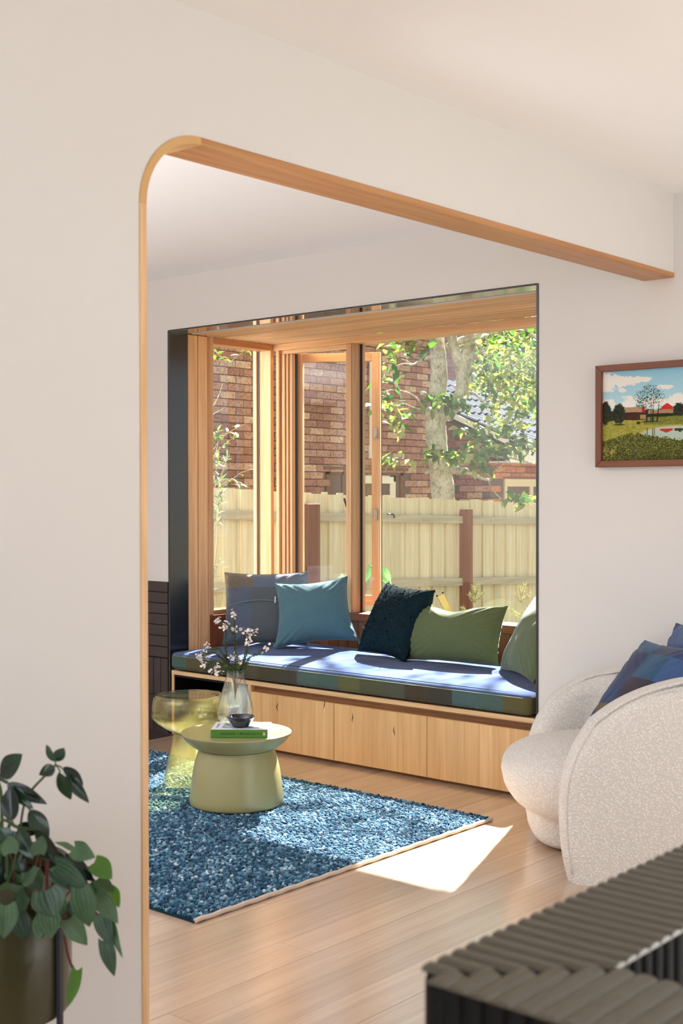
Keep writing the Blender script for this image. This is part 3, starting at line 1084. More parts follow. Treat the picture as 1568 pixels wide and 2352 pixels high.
# ---- vase of wax flowers behind the book
vc = at(540, 1672, 5.285)
vx, vy, vz = vc[0], vc[1], TTOP + .0004
vglass = glass('vase_glass', (.992, .996, .992, 1), 1.5, 0.0, 1.5, .02, (.9, .95, 1, 1))
VP = [(.034, .0), (.048, .004), (.060, .016), (.0705, .034), (.0760, .056), (.0758, .070), (.0715, .092), (.063, .120), (.0535, .150), (.0445, .180), (.0372, .206), (.0338, .222), (.0335, .232)]
vase = thing('vase', (vx, vy, vz), 'clear glass teardrop vase half full of water at the back of the olive table', 'vase')
O('glass_body', MB().lathe([(0, 0)] + VP + [(r - .0022, z) for r, z in VP[::-1][:-1]] + [(.030, .006), (0, .006)], 96, (vx, vy, vz)), vglass, vase, smooth=60)
water = glass('water', (.985, .995, .97, 1), 1.33, 0.0, 1.0)
WZ_ = .150
O('water', MB().lathe([(0, .0075), (.032, .0075)] + [(r - .0040, z) for r, z in VP if .012 < z < WZ_ - .01] + [(.0495, WZ_), (0, WZ_)], 72, (vx, vy, vz)), water, vase, smooth=60)

# ---- sprigs: thin woody stems, rows of tiny leaves, clusters of pink white flowers at the tips
leafm = plain('sprig_leaf', lin(92, 116, 74), .6, .3)
stemm = plain('sprig_stem', lin(110, 84, 62), .7, .2)
petal = plain('wax_flower', lin(250, 238, 236), .7, .2)
petal_c = plain('flower_eye', lin(196, 140, 110), .7, .2)
VD = 5.285


def spt(px, py, dd=0.0):
    return at(px, py, VD + dd)


def flower(mb, p, r):
    nrm = RNG.normal(0, 1, 3)
    nrm[2] = abs(nrm[2]) + .3
    nrm /= np.linalg.norm(nrm)
    a = np.cross(nrm, (0, 0, 1.0))
    a /= np.linalg.norm(a) + 1e-9
    b = np.cross(nrm, a)
    for k in range(5):
        th = 2 * math.pi * k / 5
        d = a * math.cos(th) + b * math.sin(th)
        e = -a * math.sin(th) + b * math.cos(th)
        q = [p, p + d * r * .6 + e * r * .42 + nrm * r * .25, p + d * r * 1.05 + nrm * r * .35, p + d * r * .6 - e * r * .42 + nrm * r * .25]
        mb.add(q, [(0, 1, 2, 3)])


SPRIGS = [
    ('tallest upright wax flower sprig in the vase', [(541, 1600), (540, 1550), (541, 1500), (538, 1450), (536, 1412)], [0, 0, .0, .01, .01], 1.0, [(1.0, 12), (.80, 6)], [(.72, 520, 1432)]),
    ('wax flower sprig bending up to the left of the tallest one', [(543, 1605), (536, 1550), (520, 1505), (519, 1470), (515, 1440), (500, 1428)], [0, 0, -.02, -.02, -.02, -.01], 1.0, [(1.0, 12), (.82, 7)], []),
    ('wax flower sprig rising to the right of the tallest one', [(545, 1600), (552, 1545), (563, 1500), (566, 1480), (571, 1462), (570, 1450)], [0, 0, .02, .02, .03, .03], 1.0, [(1.0, 9), (.8, 9)], [(.55, 557, 1448), (.7, 586, 1451)]),
    ('wax flower sprig stretching far out to the right', [(545, 1602), (560, 1548), (572, 1512), (588, 1504), (603, 1493), (611, 1489)], [0, 0, .03, .04, .05, .05], 1.0, [(1.0, 9)], []),
    ('wax flower sprig arching over to the upper left', [(540, 1602), (532, 1545), (512, 1502), (502, 1489), (490, 1492), (474, 1485)], [0, 0, -.03, -.03, -.04, -.04], 1.0, [(1.0, 9)], []),
    ('wax flower sprig reaching furthest left', [(540, 1604), (530, 1548), (512, 1515), (490, 1500), (472, 1502), (456, 1512)], [0, 0, -.04, -.05, -.06, -.06], 1.0, [(1.0, 10), (.88, 6)], []),
    ('wax flower sprig hanging low on the left with two clusters', [(539, 1606), (531, 1550), (515, 1528), (495, 1518), (478, 1524), (470, 1526)], [0, 0, -.06, -.07, -.08, -.08], 1.0, [(1.0, 9)], [(.66, 490, 1540)]),
    ('wax flower sprig drooping over the front rim of the vase', [(541, 1606), (534, 1551), (522, 1532), (511, 1534), (506, 1546), (507, 1552)], [0, -.01, -.07, -.09, -.10, -.10], .9, [(.8, 5)], [(.6, 498, 1533)]),
    ('short wax flower sprig curling in the middle of the vase', [(543, 1604), (545, 1548), (548, 1520), (540, 1505), (534, 1510)], [0, 0, -.05, -.06, -.06], .9, [(1.0, 9)], [(.5, 552, 1518)]),
    ('leafy wax flower sprig standing close right of the middle', [(546, 1604), (551, 1548), (560, 1525), (567, 1495), (570, 1475)], [0, 0, -.02, -.02, -.01], 1.2, [(1.0, 9)], []),
]
for label, pix, dds, dens, tips, side in SPRIGS:
    pts = crom([spt(a, b, d) for (a, b), d in zip(pix, dds)], 9)
    # keep the foot of the stem inside the neck
    for i in range(8):
        f = i / 8
        pts[i] = np.array([vx, vy, pts[i][2]]) * (1 - f) + pts[i] * f
    sp = thing('flower_sprig', pts[0], label, 'flower sprig')
    O('stem', MB().tube(pts, [.0017 - .0010 * i / len(pts) for i in range(len(pts))], 6), stemm, sp, smooth=60)
    lm = MB()
    branches = [(pts, 9)]
    for f, sx_, sy_ in side:
        k = int(f * (len(pts) - 1))
        tip = spt(sx_, sy_, dds[-1])
        br = crom([pts[k], (pts[k] + tip) / 2 + np.array([0, 0, -.004]), tip], 6)
        O('stem', MB().tube(br, .0008, 5), stemm, sp, smooth=60)
        branches.append((br, 0))
    for bp, st in branches:
        for i in range(st, len(bp) - 1):
            t_ = bp[i + 1] - bp[i]
            L = np.linalg.norm(t_)
            t_ = t_ / (L + 1e-9)
            for q in range(max(2, int(L / .00065 * dens))):
                p = bp[i] + (bp[i + 1] - bp[i]) * random.random()
                s = np.cross(t_, RNG.normal(0, 1, 3))
                s /= np.linalg.norm(s)
                d = s + t_ * .45
                w = np.cross(d, t_)
                w = w / (np.linalg.norm(w) + 1e-9) * .0028
                l = random.uniform(.0075, .0115)
                lm.add([p, p + d * l * .5 + w, p + d * l, p + d * l * .5 - w], [(0, 1, 2, 3)])
    O('leaves', lm, leafm, sp, kind='stuff')
    spots = [(f, cnt, None) for f, cnt in tips] + [(1.0, 7, b[0][-1]) for b in branches[1:]]
    for f, cnt, p in spots:
        c = pts[int(f * (len(pts) - 1))] if p is None else p
        fm = MB()
        for _ in range(int(cnt * 1.7)):
            flower(fm, c + RNG.normal(0, .0075, 3), random.uniform(.0052, .0076))
        O('flower_head', fm, petal, sp)

# ================================================================== ARMCHAIR (seen from its side; U runs to its back, V away from the camera)
fw2 = np.array([-math.sin(YAW), math.cos(YAW), 0.0])
rt2 = np.array([math.cos(YAW), math.sin(YAW), 0.0])
c0 = np.array([CAM[0], CAM[1], 0.0])


def uvz(u, v, z):
    return c0 + rt2 * u + fw2 * v + np.array([0, 0, z])


bt = NT('cream_boucle')
vv = bt.coord()
vo = bt.n('ShaderNodeTexVoronoi', i_Scale=125.0, i_Randomness=1.0)
bt.l(vv, vo.inputs[0])
n3 = bt.n('ShaderNodeTexNoise', i_Scale=330.0, i_Detail=4.0, i_Roughness=.7)
bt.l(vv, n3.inputs[0])
hh = bt.math('ADD', bt.math('MULTIPLY', vo.outputs['Distance'], -1.0), n3.outputs[0])
bt.l(bt.ramp(hh, [(-.1, lin(230, 224, 216)), (.35, lin(252, 249, 244))]), bt.b.inputs['Base Color'])
bt.set(Roughness=.95, Sheen_Weight=.25, Sheen_Roughness=.5)
bt.b.inputs['Specular IOR Level'].default_value = .1
bt.bump(hh, .6, .010)
BOUCLE = bt.m

chair = thing('armchair', uvz(1.1, 4.55, 0), 'rounded cream boucle armchair standing on the oak floor by the bay', 'armchair')
FRONT_E = [(0.0, .742), (.03, .733), (.08, .722), (.18, .712), (.30, .714), (.38, .730), (.45, .760), (.51, .795), (.56, .850), (.60, .915), (.63, .985), (.655, 1.07), (.675, 1.18), (.688, 1.30), (.692, 1.42)]


def arm(v_of, th, rad, name, zs=1.0, du=0.0, inward=1):
    """A tub-chair arm: a thick curved panel. Rows follow the front edge, columns run back."""
    zz = np.concatenate([np.linspace(0, .5, 16), np.linspace(.53, .692, 14)])
    fz, fu = [a for a, _ in FRONT_E], [b for _, b in FRONT_E]
    uf = np.interp(zz, fz, fu)
    # smooth the front edge
    for _ in range(2):
        uf[1:-1] = (uf[:-2] + 2 * uf[1:-1] + uf[2:]) / 4
    ub = 1.72
    nu = 44
    t = np.linspace(0, 1, nu) ** 1.6
    U = uf[:, None] + (ub - uf)[:, None] * t[None, :]
    Z = np.repeat(zz[:, None], nu, 1)
    edge = np.stack([uf, zz], 1)
    d = np.min(np.hypot(U[..., None] - edge[:, 0], Z[..., None] - edge[:, 1]), 2)
    d = np.minimum(d, ub - U + .02)
    k = np.clip(d / rad, 0, 1)
    half = th / 2 * np.sqrt(np.clip(1 - (1 - k) ** 2, 0, 1)) + .0
    bulge = .018 * np.clip(d / .3, 0, 1) ** .7
    fr, bk = np.zeros(U.shape + (3,)), np.zeros(U.shape + (3,))
    for i in range(U.shape[0]):
        for j in range(nu):
            vm = v_of(U[i, j], Z[i, j])
            fr[i, j] = uvz(U[i, j] + du, vm - half[i, j] - (bulge[i, j] if inward > 0 else 0), Z[i, j] * zs)
            bk[i, j] = uvz(U[i, j] + du, vm + half[i, j] + (bulge[i, j] if inward < 0 else 0), Z[i, j] * zs)
    m = MB().grid(fr)
    m.grid(bk[::-1])
    # close the top, the back and the foot
    m.grid(np.stack([fr[-1], bk[-1]], 0))
    m.grid(np.stack([fr[:, -1], bk[:, -1]], 0))
    m.grid(np.stack([fr[0], bk[0]], 0))
    a = O(name, m, BOUCLE, chair, smooth=70)
    if inward == 0:
        return a
    # welted seam a finger in from the rim
    q = []
    for i in range(1, len(zz)):
        vm = v_of(uf[i] + .014, zz[i])
        kk = min(1, .016 / rad)
        q.append(uvz(uf[i] + .016 + du, vm - th / 2 * math.sqrt(1 - (1 - kk) ** 2) - .003, zz[i] * zs))
    for j in range(6, nu, 3):
        vm = v_of(U[-1, j], .69)
        q.append(uvz(U[-1, j] + du, vm - th / 2 * .75 - .002, .682 * zs))
    O('welt', MB().tube(q, .0042, 6), BOUCLE, a, smooth=180)
    return a


arm(lambda u, z: 4.165 + .25 * max(0, u - 1.25) ** 1.5, .125, .05, 'arm')
arm(lambda u, z: 4.925 - .9 * max(0, u - .95) ** 1.15, .150, .075, 'arm', zs=.925, du=.0, inward=0)


def superell(cu, cv, cz, au, av, az, e1=.55, e2=.6, nu=56, nv=30, taper=0.0, noise_=.0):
    P = np.zeros((nu, nv, 3))
    pw = lambda c, e: math.copysign(abs(c) ** e, c)
    for i in range(nu):
        a = 2 * math.pi * i / nu
        for j in range(nv):
            b = -math.pi / 2 + math.pi * j / (nv - 1)
            cb = pw(math.cos(b), e1)
            z = pw(math.sin(b), e1)
            sc = 1 - taper * max(0, -z)
            P[i, j] = uvz(cu + au * cb * pw(math.cos(a), e2) * sc, cv + av * cb * pw(math.sin(a), e2) * sc, cz + az * z)
    return MB().grid(P, wrap_u=True)


O('seat', superell(1.005, 4.53, .256, .432, .325, .147, .60, .80, taper=.14), BOUCLE, chair, smooth=180)
O('foot', superell(.985, 4.62, .1065, .315, .215, .105, .30, .62, taper=.10), BOUCLE, chair, smooth=180)
bk = np.zeros((30, 20, 3))
for i in range(30):
    a = -1 + 2 * i / 29
    for j in range(20):
        b = 2 * math.pi * j / 20
        bk[i, j] = uvz(1.58 - .18 * abs(a) ** 2.5 + .075 * math.cos(b), 4.36 + .16 * a, .36 + .32 * math.sin(b))
O('backrest', MB().grid(np.concatenate([bk, bk[:, :1]], 1)), BOUCLE, chair, smooth=180)

PATCH = [lin(64, 92, 138), lin(52, 62, 92), lin(48, 84, 116), lin(62, 54, 66), lin(50, 66, 104), lin(44, 62, 96), lin(70, 104, 146), lin(104, 90, 64)]
pm1 = check_mat('navy_patchwork', PATCH, 4, 4, .46, .46, 4)
pm2 = check_mat('blue_patchwork', [lin(60, 80, 122), lin(74, 90, 130), lin(52, 70, 108), lin(88, 104, 140)], 4, 4, .46, .46, 8)
rz_ch = YAW
p1 = uvz(.955, 4.42, .395)
cushion('cushion', tuple(p1), YAW - math.radians(65), math.radians(41), 0.0, .40, .43, .16, pm1,
        'navy and ochre patchwork cushion, nearest one inside the armchair', pinch=.07, seed=8)
p2 = uvz(1.16, 4.56, .395)
cushion('cushion', tuple(p2), YAW - math.radians(62), math.radians(30), 0.0, .36, .44, .11, pm2,
        'blue patchwork cushion tucked behind the navy one in the armchair', pinch=.07, seed=9)

# ================================================================== PAINTING ON THE BACK WALL
FX0, FX1, FZ0, FZ1 = -.3145, .262, 1.3725, 1.7725
pic = thing('painting', ((FX0 + FX1) / 2, -.01, FZ0), 'framed farm landscape with a red barn and pond, hanging on the wall', 'painting')
walnut_x = wood('walnut_along', lin(96, 54, 36), lin(134, 80, 54), 0, var=.1)
walnut_z = wood('walnut_upright', lin(96, 54, 36), lin(134, 80, 54), 2, var=.1)
FWD = .0255
for nm, poly, m in (('frame_side', [(FX0, FZ0), (FX0 + FWD, FZ0 + FWD), (FX0 + FWD, FZ1 - FWD), (FX0, FZ1)], walnut_z),
                    ('frame_side', [(FX1, FZ0), (FX1, FZ1), (FX1 - FWD, FZ1 - FWD), (FX1 - FWD, FZ0 + FWD)], walnut_z),
                    ('frame_top', [(FX0, FZ1), (FX0 + FWD, FZ1 - FWD), (FX1 - FWD, FZ1 - FWD), (FX1, FZ1)], walnut_x),
                    ('frame_bottom', [(FX0, FZ0), (FX1, FZ0), (FX1 - FWD, FZ0 + FWD), (FX0 + FWD, FZ0 + FWD)], walnut_x)):
    O(nm, MB().prism(poly, 1, -.034, -.001), m, pic, bev=.0015, segs=1)


def paint():
    nx, nz = 420, 270
    x0, x1, z0, z1 = FX0 + FWD - .002, FX1 - FWD + .002, FZ0 + FWD - .002, FZ1 - FWD + .002
    u = np.linspace(0, x1 - x0, nx)
    v = np.linspace(0, 1, nz)
    U, V = np.meshgrid(u, v, indexing='ij')
    X = 325 + U * 3767                      # study coordinates of the picture
    Y = 1805 - V * 1460 - (X - 325) * .012
    def nse(sx, sy, seed, det=3):
        o = np.zeros(X.shape)
        for k in range(det):
            r = np.random.default_rng(seed + k)
            f = 2 ** k
            g = r.uniform(-1, 1, (400, 300))
            a, b = X / sx * f % 398, Y / sy * f % 298
            i, j = a.astype(int), b.astype(int)
            fa, fb = a - i, b - j
            fa, fb = fa * fa * (3 - 2 * fa), fb * fb * (3 - 2 * fb)
            o += (g[i, j] * (1 - fa) * (1 - fb) + g[i + 1, j] * fa * (1 - fb) + g[i, j + 1] * (1 - fa) * fb + g[i + 1, j + 1] * fa * fb) / f
        return o
    L3 = lambda r, g, b: np.array(lin(r, g, b)[:3])
    t = np.clip((Y - 330) / 620, 0, 1)[..., None]
    C = L3(134, 186, 208) * (1 - t) + L3(176, 210, 216) * t
    def put(mask, col, soft=None):
        nonlocal C
        m = np.clip(mask, 0, 1)[..., None]
        C = C * (1 - m) + np.asarray(col) * m
    nA, nB, nC = nse(60, 45, 1), nse(18, 16, 7), nse(9, 8, 21)
    ell = lambda cx, cy, rx, ry: ((X - cx) / rx) ** 2 + ((Y - cy) / ry) ** 2
    cl = L3(226, 222, 214)
    for cx, cy, rx, ry in ((450, 500, 240, 130), (640, 520, 260, 90), (900, 500, 270, 55), (400, 620, 150, 70), (650, 660, 70, 40), (1330, 640, 140, 35), (780, 870, 170, 120), (430, 880, 110, 90), (1560, 860, 230, 110), (1150, 880, 220, 90), (1900, 700, 260, 120), (2150, 480, 200, 90)):
        put((1 - ell(cx, cy, rx, ry) + nA * .45) * 3, cl + (t - .5) * .05)
    put((Y > 985 + nA * 14) * 1.0, L3(44, 48, 30))
    grass = L3(150, 146, 58)
    put((Y > 1140 - (X - 700) * .05 + nB * 6) * 1.0, grass + (nB * .06 + nA * .05)[..., None] * np.array([1, 1, .4]))
    put(((Y > 1105) & (Y < 1230) & (X > 1000)) * (.9), L3(112, 116, 44) + (nB * .04)[..., None])
    # barns
    put(((X > 690) & (X < 1000) & (Y > 1010) & (Y < 1148)) * 1.0, L3(66, 36, 26) + (nC * .02)[..., None])
    put(((X > 690 - 20) & (X < 985) & (Y > 940) & (Y < 1022)) * 1.0, L3(166, 138, 104) + (nC * .05)[..., None])
    put(((X > 970) & (X < 1020) & (Y > 930) & (Y < 1030)) * 1.0, L3(170, 24, 34))
    put(((X > 940) & (X < 1030) & (Y > 1068) & (Y < 1130)) * 1.0, L3(160, 130, 90))
    put(((X > 1270) & (X < 1455) & (Y > 890 + abs(X - 1365) * .72) & (Y < 1000)) * 1.0, L3(196, 44, 38))
    put(((X > 1070) & (X < 1460) & (Y > 994) & (Y < 1056)) * 1.0, L3(160, 128, 90) + (nC * .05)[..., None])
    put(((X > 1060) & (X < 1470) & (Y > 1054) & (Y < 1100)) * 1.0, L3(34, 38, 22))
    # dark round trees
    dk = L3(40, 44, 26)
    for cx, cy, rx, ry in ((380, 1020, 90, 200), (600, 1040, 112, 172), (1560, 1000, 110, 110), (1800, 960, 170, 160), (2050, 980, 180, 190), (915, 1195, 32, 26)):
        put((1 - ell(cx, cy, rx, ry) + nB * .25) * 5, dk + (nC * .025)[..., None])
    put((1 - ell(600, 1215, 110, 14)) * 3, L3(60, 62, 24))
    put((1 - ell(1100, 1180, 180, 14)) * 2, L3(64, 66, 26))
    # the open trees
    for cx, cy, rx, ry in ((1010, 790, 160, 150), (1150, 780, 170, 170), (960, 900, 80, 80), (1080, 690, 110, 110)):
        put((nC + nB * .3 > -.02 + ell(cx, cy, rx, ry) * .55) * (ell(cx, cy, rx, ry) < 1.1) * 1.0, L3(48, 62, 42))
    for xa, wa in ((1048, 11), (1140, 13), (1210, 12), (1110, 7)):
        put(((abs(X - xa - (1180 - Y) * (.10 if xa > 1150 else -.06 if xa < 1100 else .03)) < wa * np.clip((Y - 800) / 330, .15, 1)) & (Y > 860) & (Y < 1185)) * 1.0, L3(40, 34, 26))
    # pond with its sandy rim and reflections
    pr = ell(1560, 1390, 620, 140)
    put((1.06 - pr + nB * .02 > 0) * (Y < 1480) * 1.0, L3(188, 168, 112))
    put((pr < .88) * 1.0, L3(172, 190, 176))
    put(((X > 1255) & (X < 1455) & (Y > 1296) & (Y < 1362 - abs(X - 1355) * .4)) * 1.0, L3(184, 52, 44))
    for xa in (1052, 1140, 1168):
        put(((abs(X - xa) < 7) & (Y > 1280) & (Y < 1390)) * 1.0, L3(90, 84, 60))
    put(((X > 1480) & (Y > 1296) & (Y < 1340 + nA * 20)) * 1.0, L3(50, 54, 34))
    # the meadow in front
    fg = L3(74, 78, 26) + (nC * .035 + nB * .03)[..., None]
    edge = np.where(X < 740, 1480 - (X - 325) * .28, 1365 + np.clip(X - 900, 0, 900) * .16)
    put((Y > edge + nB * 26) * 1.0, fg)
    put((Y > edge + nB * 26) * (nC > .62) * 1.0, L3(168, 162, 74))
    put((Y > 1620) * np.clip((Y - 1620) / 300, 0, .6) * (nA + nB > -.2), L3(50, 52, 18))
    put((Y > 1560) * (X < 560) * (nA + nB > .3) * 1.0, L3(150, 138, 62))
    P = np.stack([x0 + U, np.full(U.shape, -.018), z0 + V * (z1 - z0)], -1)
    org = np.array([(x0 + x1) / 2, -.018, z0])
    mb = MB().grid(P - org)
    me = bpy.data.meshes.new('canvas')
    me.from_pydata(mb.v, [], mb.f)
    ca = me.color_attributes.new('paint', 'FLOAT_COLOR', 'POINT')
    rgba = np.concatenate([np.clip(C, 0, 1), np.ones(C.shape[:2] + (1,))], -1).reshape(-1).astype(np.float32)
    ca.data.foreach_set('color', rgba)
    t = NT('oil_paint')
    an = t.n('ShaderNodeAttribute', attribute_name='paint')
    t.l(an.outputs['Color'], t.b.inputs['Base Color'])
    t.set(Roughness=.6)
    t.b.inputs['Specular IOR Level'].default_value = .2
    me.materials.append(t.m)
    o = bpy.data.objects.new('canvas', me)
    COL.objects.link(o)
    o.parent = pic
    o.location = org - WLOC[pic.name]


paint()
O('backing', MB().box(FX0 + .004, FX1 - .004, -.012, -.002, FZ0 + .004, FZ1 - .004), M['darkoak'], pic)

# ================================================================== POTTED PLANT BY THE JAMB
PCX = c0 + rt2 * (-.650) + fw2 * 2.30
pr_, pz0, pz1 = .156, .345, .60
potm = plain('olive_brown_glaze', lin(64, 60, 37), .28, .5)
pst = thing('plant_stand', (PCX[0], PCX[1], 0), 'thin black metal stand holding the olive plant pot', 'plant stand')
for a in (-22, 68, 158, 248):
    a = math.radians(a) + YAW
    d = np.array([math.cos(a), math.sin(a), 0])
    s = np.array([-math.sin(a), math.cos(a), 0])
    m = MB().obox(PCX + d * (pr_ + .006) + np.array([0, 0, .25]), d * .004, s * .006, np.array([0, 0, .25]))
    O('leg', m, M['gasket'], pst, bev=.001, segs=1)
O('crossbar', MB().obox(PCX + np.array([0, 0, .331]), np.array([pr_, 0, 0]), np.array([0, .006, 0]), np.array([0, 0, .005]))
  .obox(PCX + np.array([0, 0, .331]), np.array([0, pr_, 0]), np.array([.006, 0, 0]), np.array([0, 0, .005])), M['gasket'], pst)
plant = thing('potted_plant', (PCX[0], PCX[1], .3365), 'leafy green houseplant trailing over an olive brown pot', 'plant')
O('pot', MB().lathe([(0, .3365), (pr_ - .012, .3365), (pr_ - .003, .340), (pr_, .350), (pr_, pz1 - .004), (pr_ - .004, pz1), (pr_ - .010, pz1 - .004), (pr_ - .010, pz1 - .05), (0, pz1 - .05)], 72, (PCX[0], PCX[1], 0)), potm, plant, smooth=50)
O('soil', MB().lathe([(0, pz1 - .035), (.08, pz1 - .03), (pr_ - .0105, pz1 - .042), (0, pz1 - .049)], 40, (PCX[0], PCX[1], 0)), plain('potting_soil', lin(36, 28, 22), .95, .1, .8, 120), plant)


def leafmat(name, a, b, rough=.35, trans=.25, veins=False):
    t = NT(name)
    oi = t.n('ShaderNodeObjectInfo')
    nz = t.n('ShaderNodeTexNoise', i_Scale=22.0, i_Detail=2.0)
    t.l(t.coord(rnd=9.0), nz.inputs[0])
    f = t.math('ADD', t.math('MULTIPLY', oi.outputs['Random'], .7), t.math('MULTIPLY', t.math('SUBTRACT', nz.outputs[0], .5), .8))
    c = t.ramp(f, [(.05, a), (.75, b)])
    if veins:       # pale curved ribs running from the stalk to the tip
        an = t.n('ShaderNodeAttribute', attribute_name='rib')
        w = t.math('ABSOLUTE', t.math('SINE', t.math('MULTIPLY', an.outputs['Fac'], 3 * math.pi)))
        c = t.mix(.55, c, t.ramp(w, [(.0, (1.5, 1.5, 1.45, 1)), (.28, (1, 1, 1, 1)), (1.0, (.72, .75, .72, 1))]), 'MULTIPLY')
        t.bump(w, .35, .002)
    t.l(c, t.b.inputs['Base Color'])
    t.set(Roughness=rough)
    t.b.inputs['Specular IOR Level'].default_value = .5
    tl = t.n('ShaderNodeBsdfTranslucent')
    t.l(t.mix(1.0, c, (1.5, 1.6, .7, 1), 'MULTIPLY'), tl.inputs[0])
    mx = t.n('ShaderNodeMixShader')
    mx.inputs[0].default_value = trans
    t.l(t.b.outputs[0], mx.inputs[1])
    t.l(tl.outputs[0], mx.inputs[2])
    t.l(mx.outputs[0], t.out.inputs[0])
    return t.m


LM_U = leafmat('umbrella_leaf', lin(12, 28, 20), lin(40, 68, 46), .22, .10)
LM_H = leafmat('heart_leaf', lin(24, 54, 36), lin(84, 114, 80), .38, .15, veins=True)
LM_Y = leafmat('young_leaf', lin(74, 116, 40), lin(104, 150, 52), .35, .35)
STEM_R = plain('red_stem', lin(92, 46, 40), .5, .3)
STEM_G = plain('green_stem', lin(66, 84, 46), .5, .3)


def leaf_grid(base, tip, width, kind, normal, curl=.18, fold=.22, n=15, m=13):
    """One leaf blade from its stalk end to its tip; heart leaves have lobes, umbrella leaflets are elliptic."""
    base, tip = np.asarray(base, float), np.asarray(tip, float)
    ax = tip - base
    L = np.linalg.norm(ax)
    ax = ax / L
    nr = np.asarray(normal, float)
    nr = nr - ax * (nr @ ax)
    nr /= np.linalg.norm(nr) + 1e-9
    sd = np.cross(ax, nr)
    P = np.zeros((n, m, 3))
    for i in range(n):
        t = i / (n - 1)
        if kind == 'heart':
            w = (math.sin(math.pi * min(1, (t + .16) / 1.16) ** .78)) ** .85 if t < 1 else 0
            w = max(w, .02)
        else:
            w = math.sin(math.pi * t ** .85) ** .8 if 0 < t < 1 else .02
        for j in range(m):
            s = -1 + 2 * j / (m - 1)
            back = -.12 * L * (s * s) * max(0, 1 - t * 4) if kind == 'heart' else 0
            q = base + ax * (t * L + back) + sd * (s * w * width / 2)
            q = q + nr * (abs(s) * w * width * fold - curl * L * t * t + .012 * L * math.sin(9 * t + 4 * s) * abs(s))
            P[i, j] = q
    return P


# leaves: (base px, tip px, width in px, kind, depth step)   umbrella leaflets u, heart leaves h, young leaves y
LEAVES = [
    (128, 1748, 100, 1711, 20, 'u', 0), (128, 1749, 146, 1717, 26, 'u', .02), (126, 1762, 90, 1779, 26, 'u', -.02),
    (146, 1762, 191, 1799, 24, 'u', .02), (135, 1774, 162, 1842, 27, 'u', -.03), (152, 1774, 201, 1845, 26, 'u', -.01),
    (2, 1783, 42, 1735, 46, 'u', 0), (-12, 1790, 14, 1782, 30, 'u', .03), (18, 1798, 106, 1847, 28, 'u', .02), (16, 1802, 76, 1858, 24, 'u', -.02),
    (27, 1886, 22, 1805, 40, 'u', -.04), (68, 1860, 112, 1927, 38, 'u', .03), (38, 1898, 90, 1912, 30, 'u', .02), (42, 1902, 70, 1972, 36, 'u', -.02),
    (80, 1905, 138, 1975, 32, 'u', .0), (30, 1908, 40, 1985, 44, 'u', .03), (0, 1902, 24, 1940, 34, 'u', -.03), (10, 1905, -20, 1985, 50, 'u', .03),
    (150, 1962, 214, 2024, 32, 'u', .01), (95, 1935, 130, 1990, 30, 'u', .04),
    (24, 1960, 22, 1918, 38, 'h', -.08), (90, 1962, 92, 1918, 46, 'h', -.08), (170, 1950, 214, 1968, 40, 'h', -.05), (168, 1952, 126, 1934, 20, 'h', .02),
    (214, 1984, 258, 2018, 48, 'y', -.03), (106, 2045, 126, 2108, 68, 'h', -.10), (82, 2012, 50, 2018, 44, 'h', -.09), (66, 2000, 95, 2045, 44, 'h', -.07),
    (128, 1990, 196, 2035, 54, 'h', -.06), (186, 2040, 205, 2133, 50, 'h', -.09), (150, 2005, 205, 2045, 46, 'h', -.04), (225, 2018, 262, 2050, 32, 'h', -.02),
    (218, 2055, 272, 2118, 42, 'h', -.05), (252, 2045, 273, 2082, 32, 'y', .0), (228, 2100, 257, 2175, 36, 'h', .01), (252, 2108, 277, 2200, 22, 'h', .02),
    (240, 2160, 262, 2243, 32, 'h', .0), (160, 2110, 196, 2174, 50, 'h', .0), (180, 2120, 178, 2155, 36, 'h', .03), (105, 2095, 120, 2155, 48, 'h', -.06),
    (100, 2105, 84, 2160, 36, 'h', -.03), (160, 2075, 185, 2100, 24, 'h', -.03), (12, 2080, 10, 2155, 50, 'h', -.05), (45, 2010, 60, 2075, 44, 'h', .02),
    (60, 2055, 20, 2110, 50, 'h', .0), (120, 2060, 150, 2120, 44, 'h', .02), (30, 2030, -10, 2070, 56, 'h', .0), (176, 2228, 158, 2312, 28, 'y', .02),
    (120, 2010, 175, 2005, 36, 'h', .02), (40, 2100, 60, 2160, 46, 'h', -.02), (148, 2080, 165, 2150, 44, 'h', .04), (205, 2030, 215, 2080, 40, 'h', .02),
]
for _ in range(26):     # the thick of leaves over the pot
    lx, ly = random.uniform(-60, 120), random.uniform(1985, 2110)
    LEAVES.append((lx, ly, lx + random.gauss(6, 14), ly + random.uniform(46, 66), random.uniform(36, 52), 'h', random.uniform(.03, .12)))
for _ in range(8):
    lx, ly = random.uniform(-50, 70), random.uniform(1885, 1960)
    LEAVES.append((lx, ly, lx + random.gauss(4, 26), ly + random.uniform(60, 90), random.uniform(34, 46), 'u', random.uniform(.04, .12)))
PD = 2.17
for (bx, by, tx, ty, w, kd, dd) in LEAVES:
    a = at(bx, by, PD + dd)
    b = at(tx, ty, PD + dd + random.uniform(-.035, .02))
    nr = -FW * 1.0 + np.array([0, 0, random.uniform(.3, .9)]) + RNG.normal(0, .35, 3)
    P = leaf_grid(a, b, w * 1.12 * PD / FPX, 'heart' if kd != 'u' else 'ell', nr, curl=random.uniform(.0, .16), fold=random.uniform(.05, .2))
    lf = O('leaf', MB().grid(P), {'u': LM_U, 'h': LM_H, 'y': LM_Y}[kd], plant, smooth=180)
    ra = lf.data.attributes.new('rib', 'FLOAT', 'POINT')
    ra.data.foreach_set('value', np.tile(np.linspace(-1, 1, P.shape[1]), P.shape[0]).astype(np.float32))
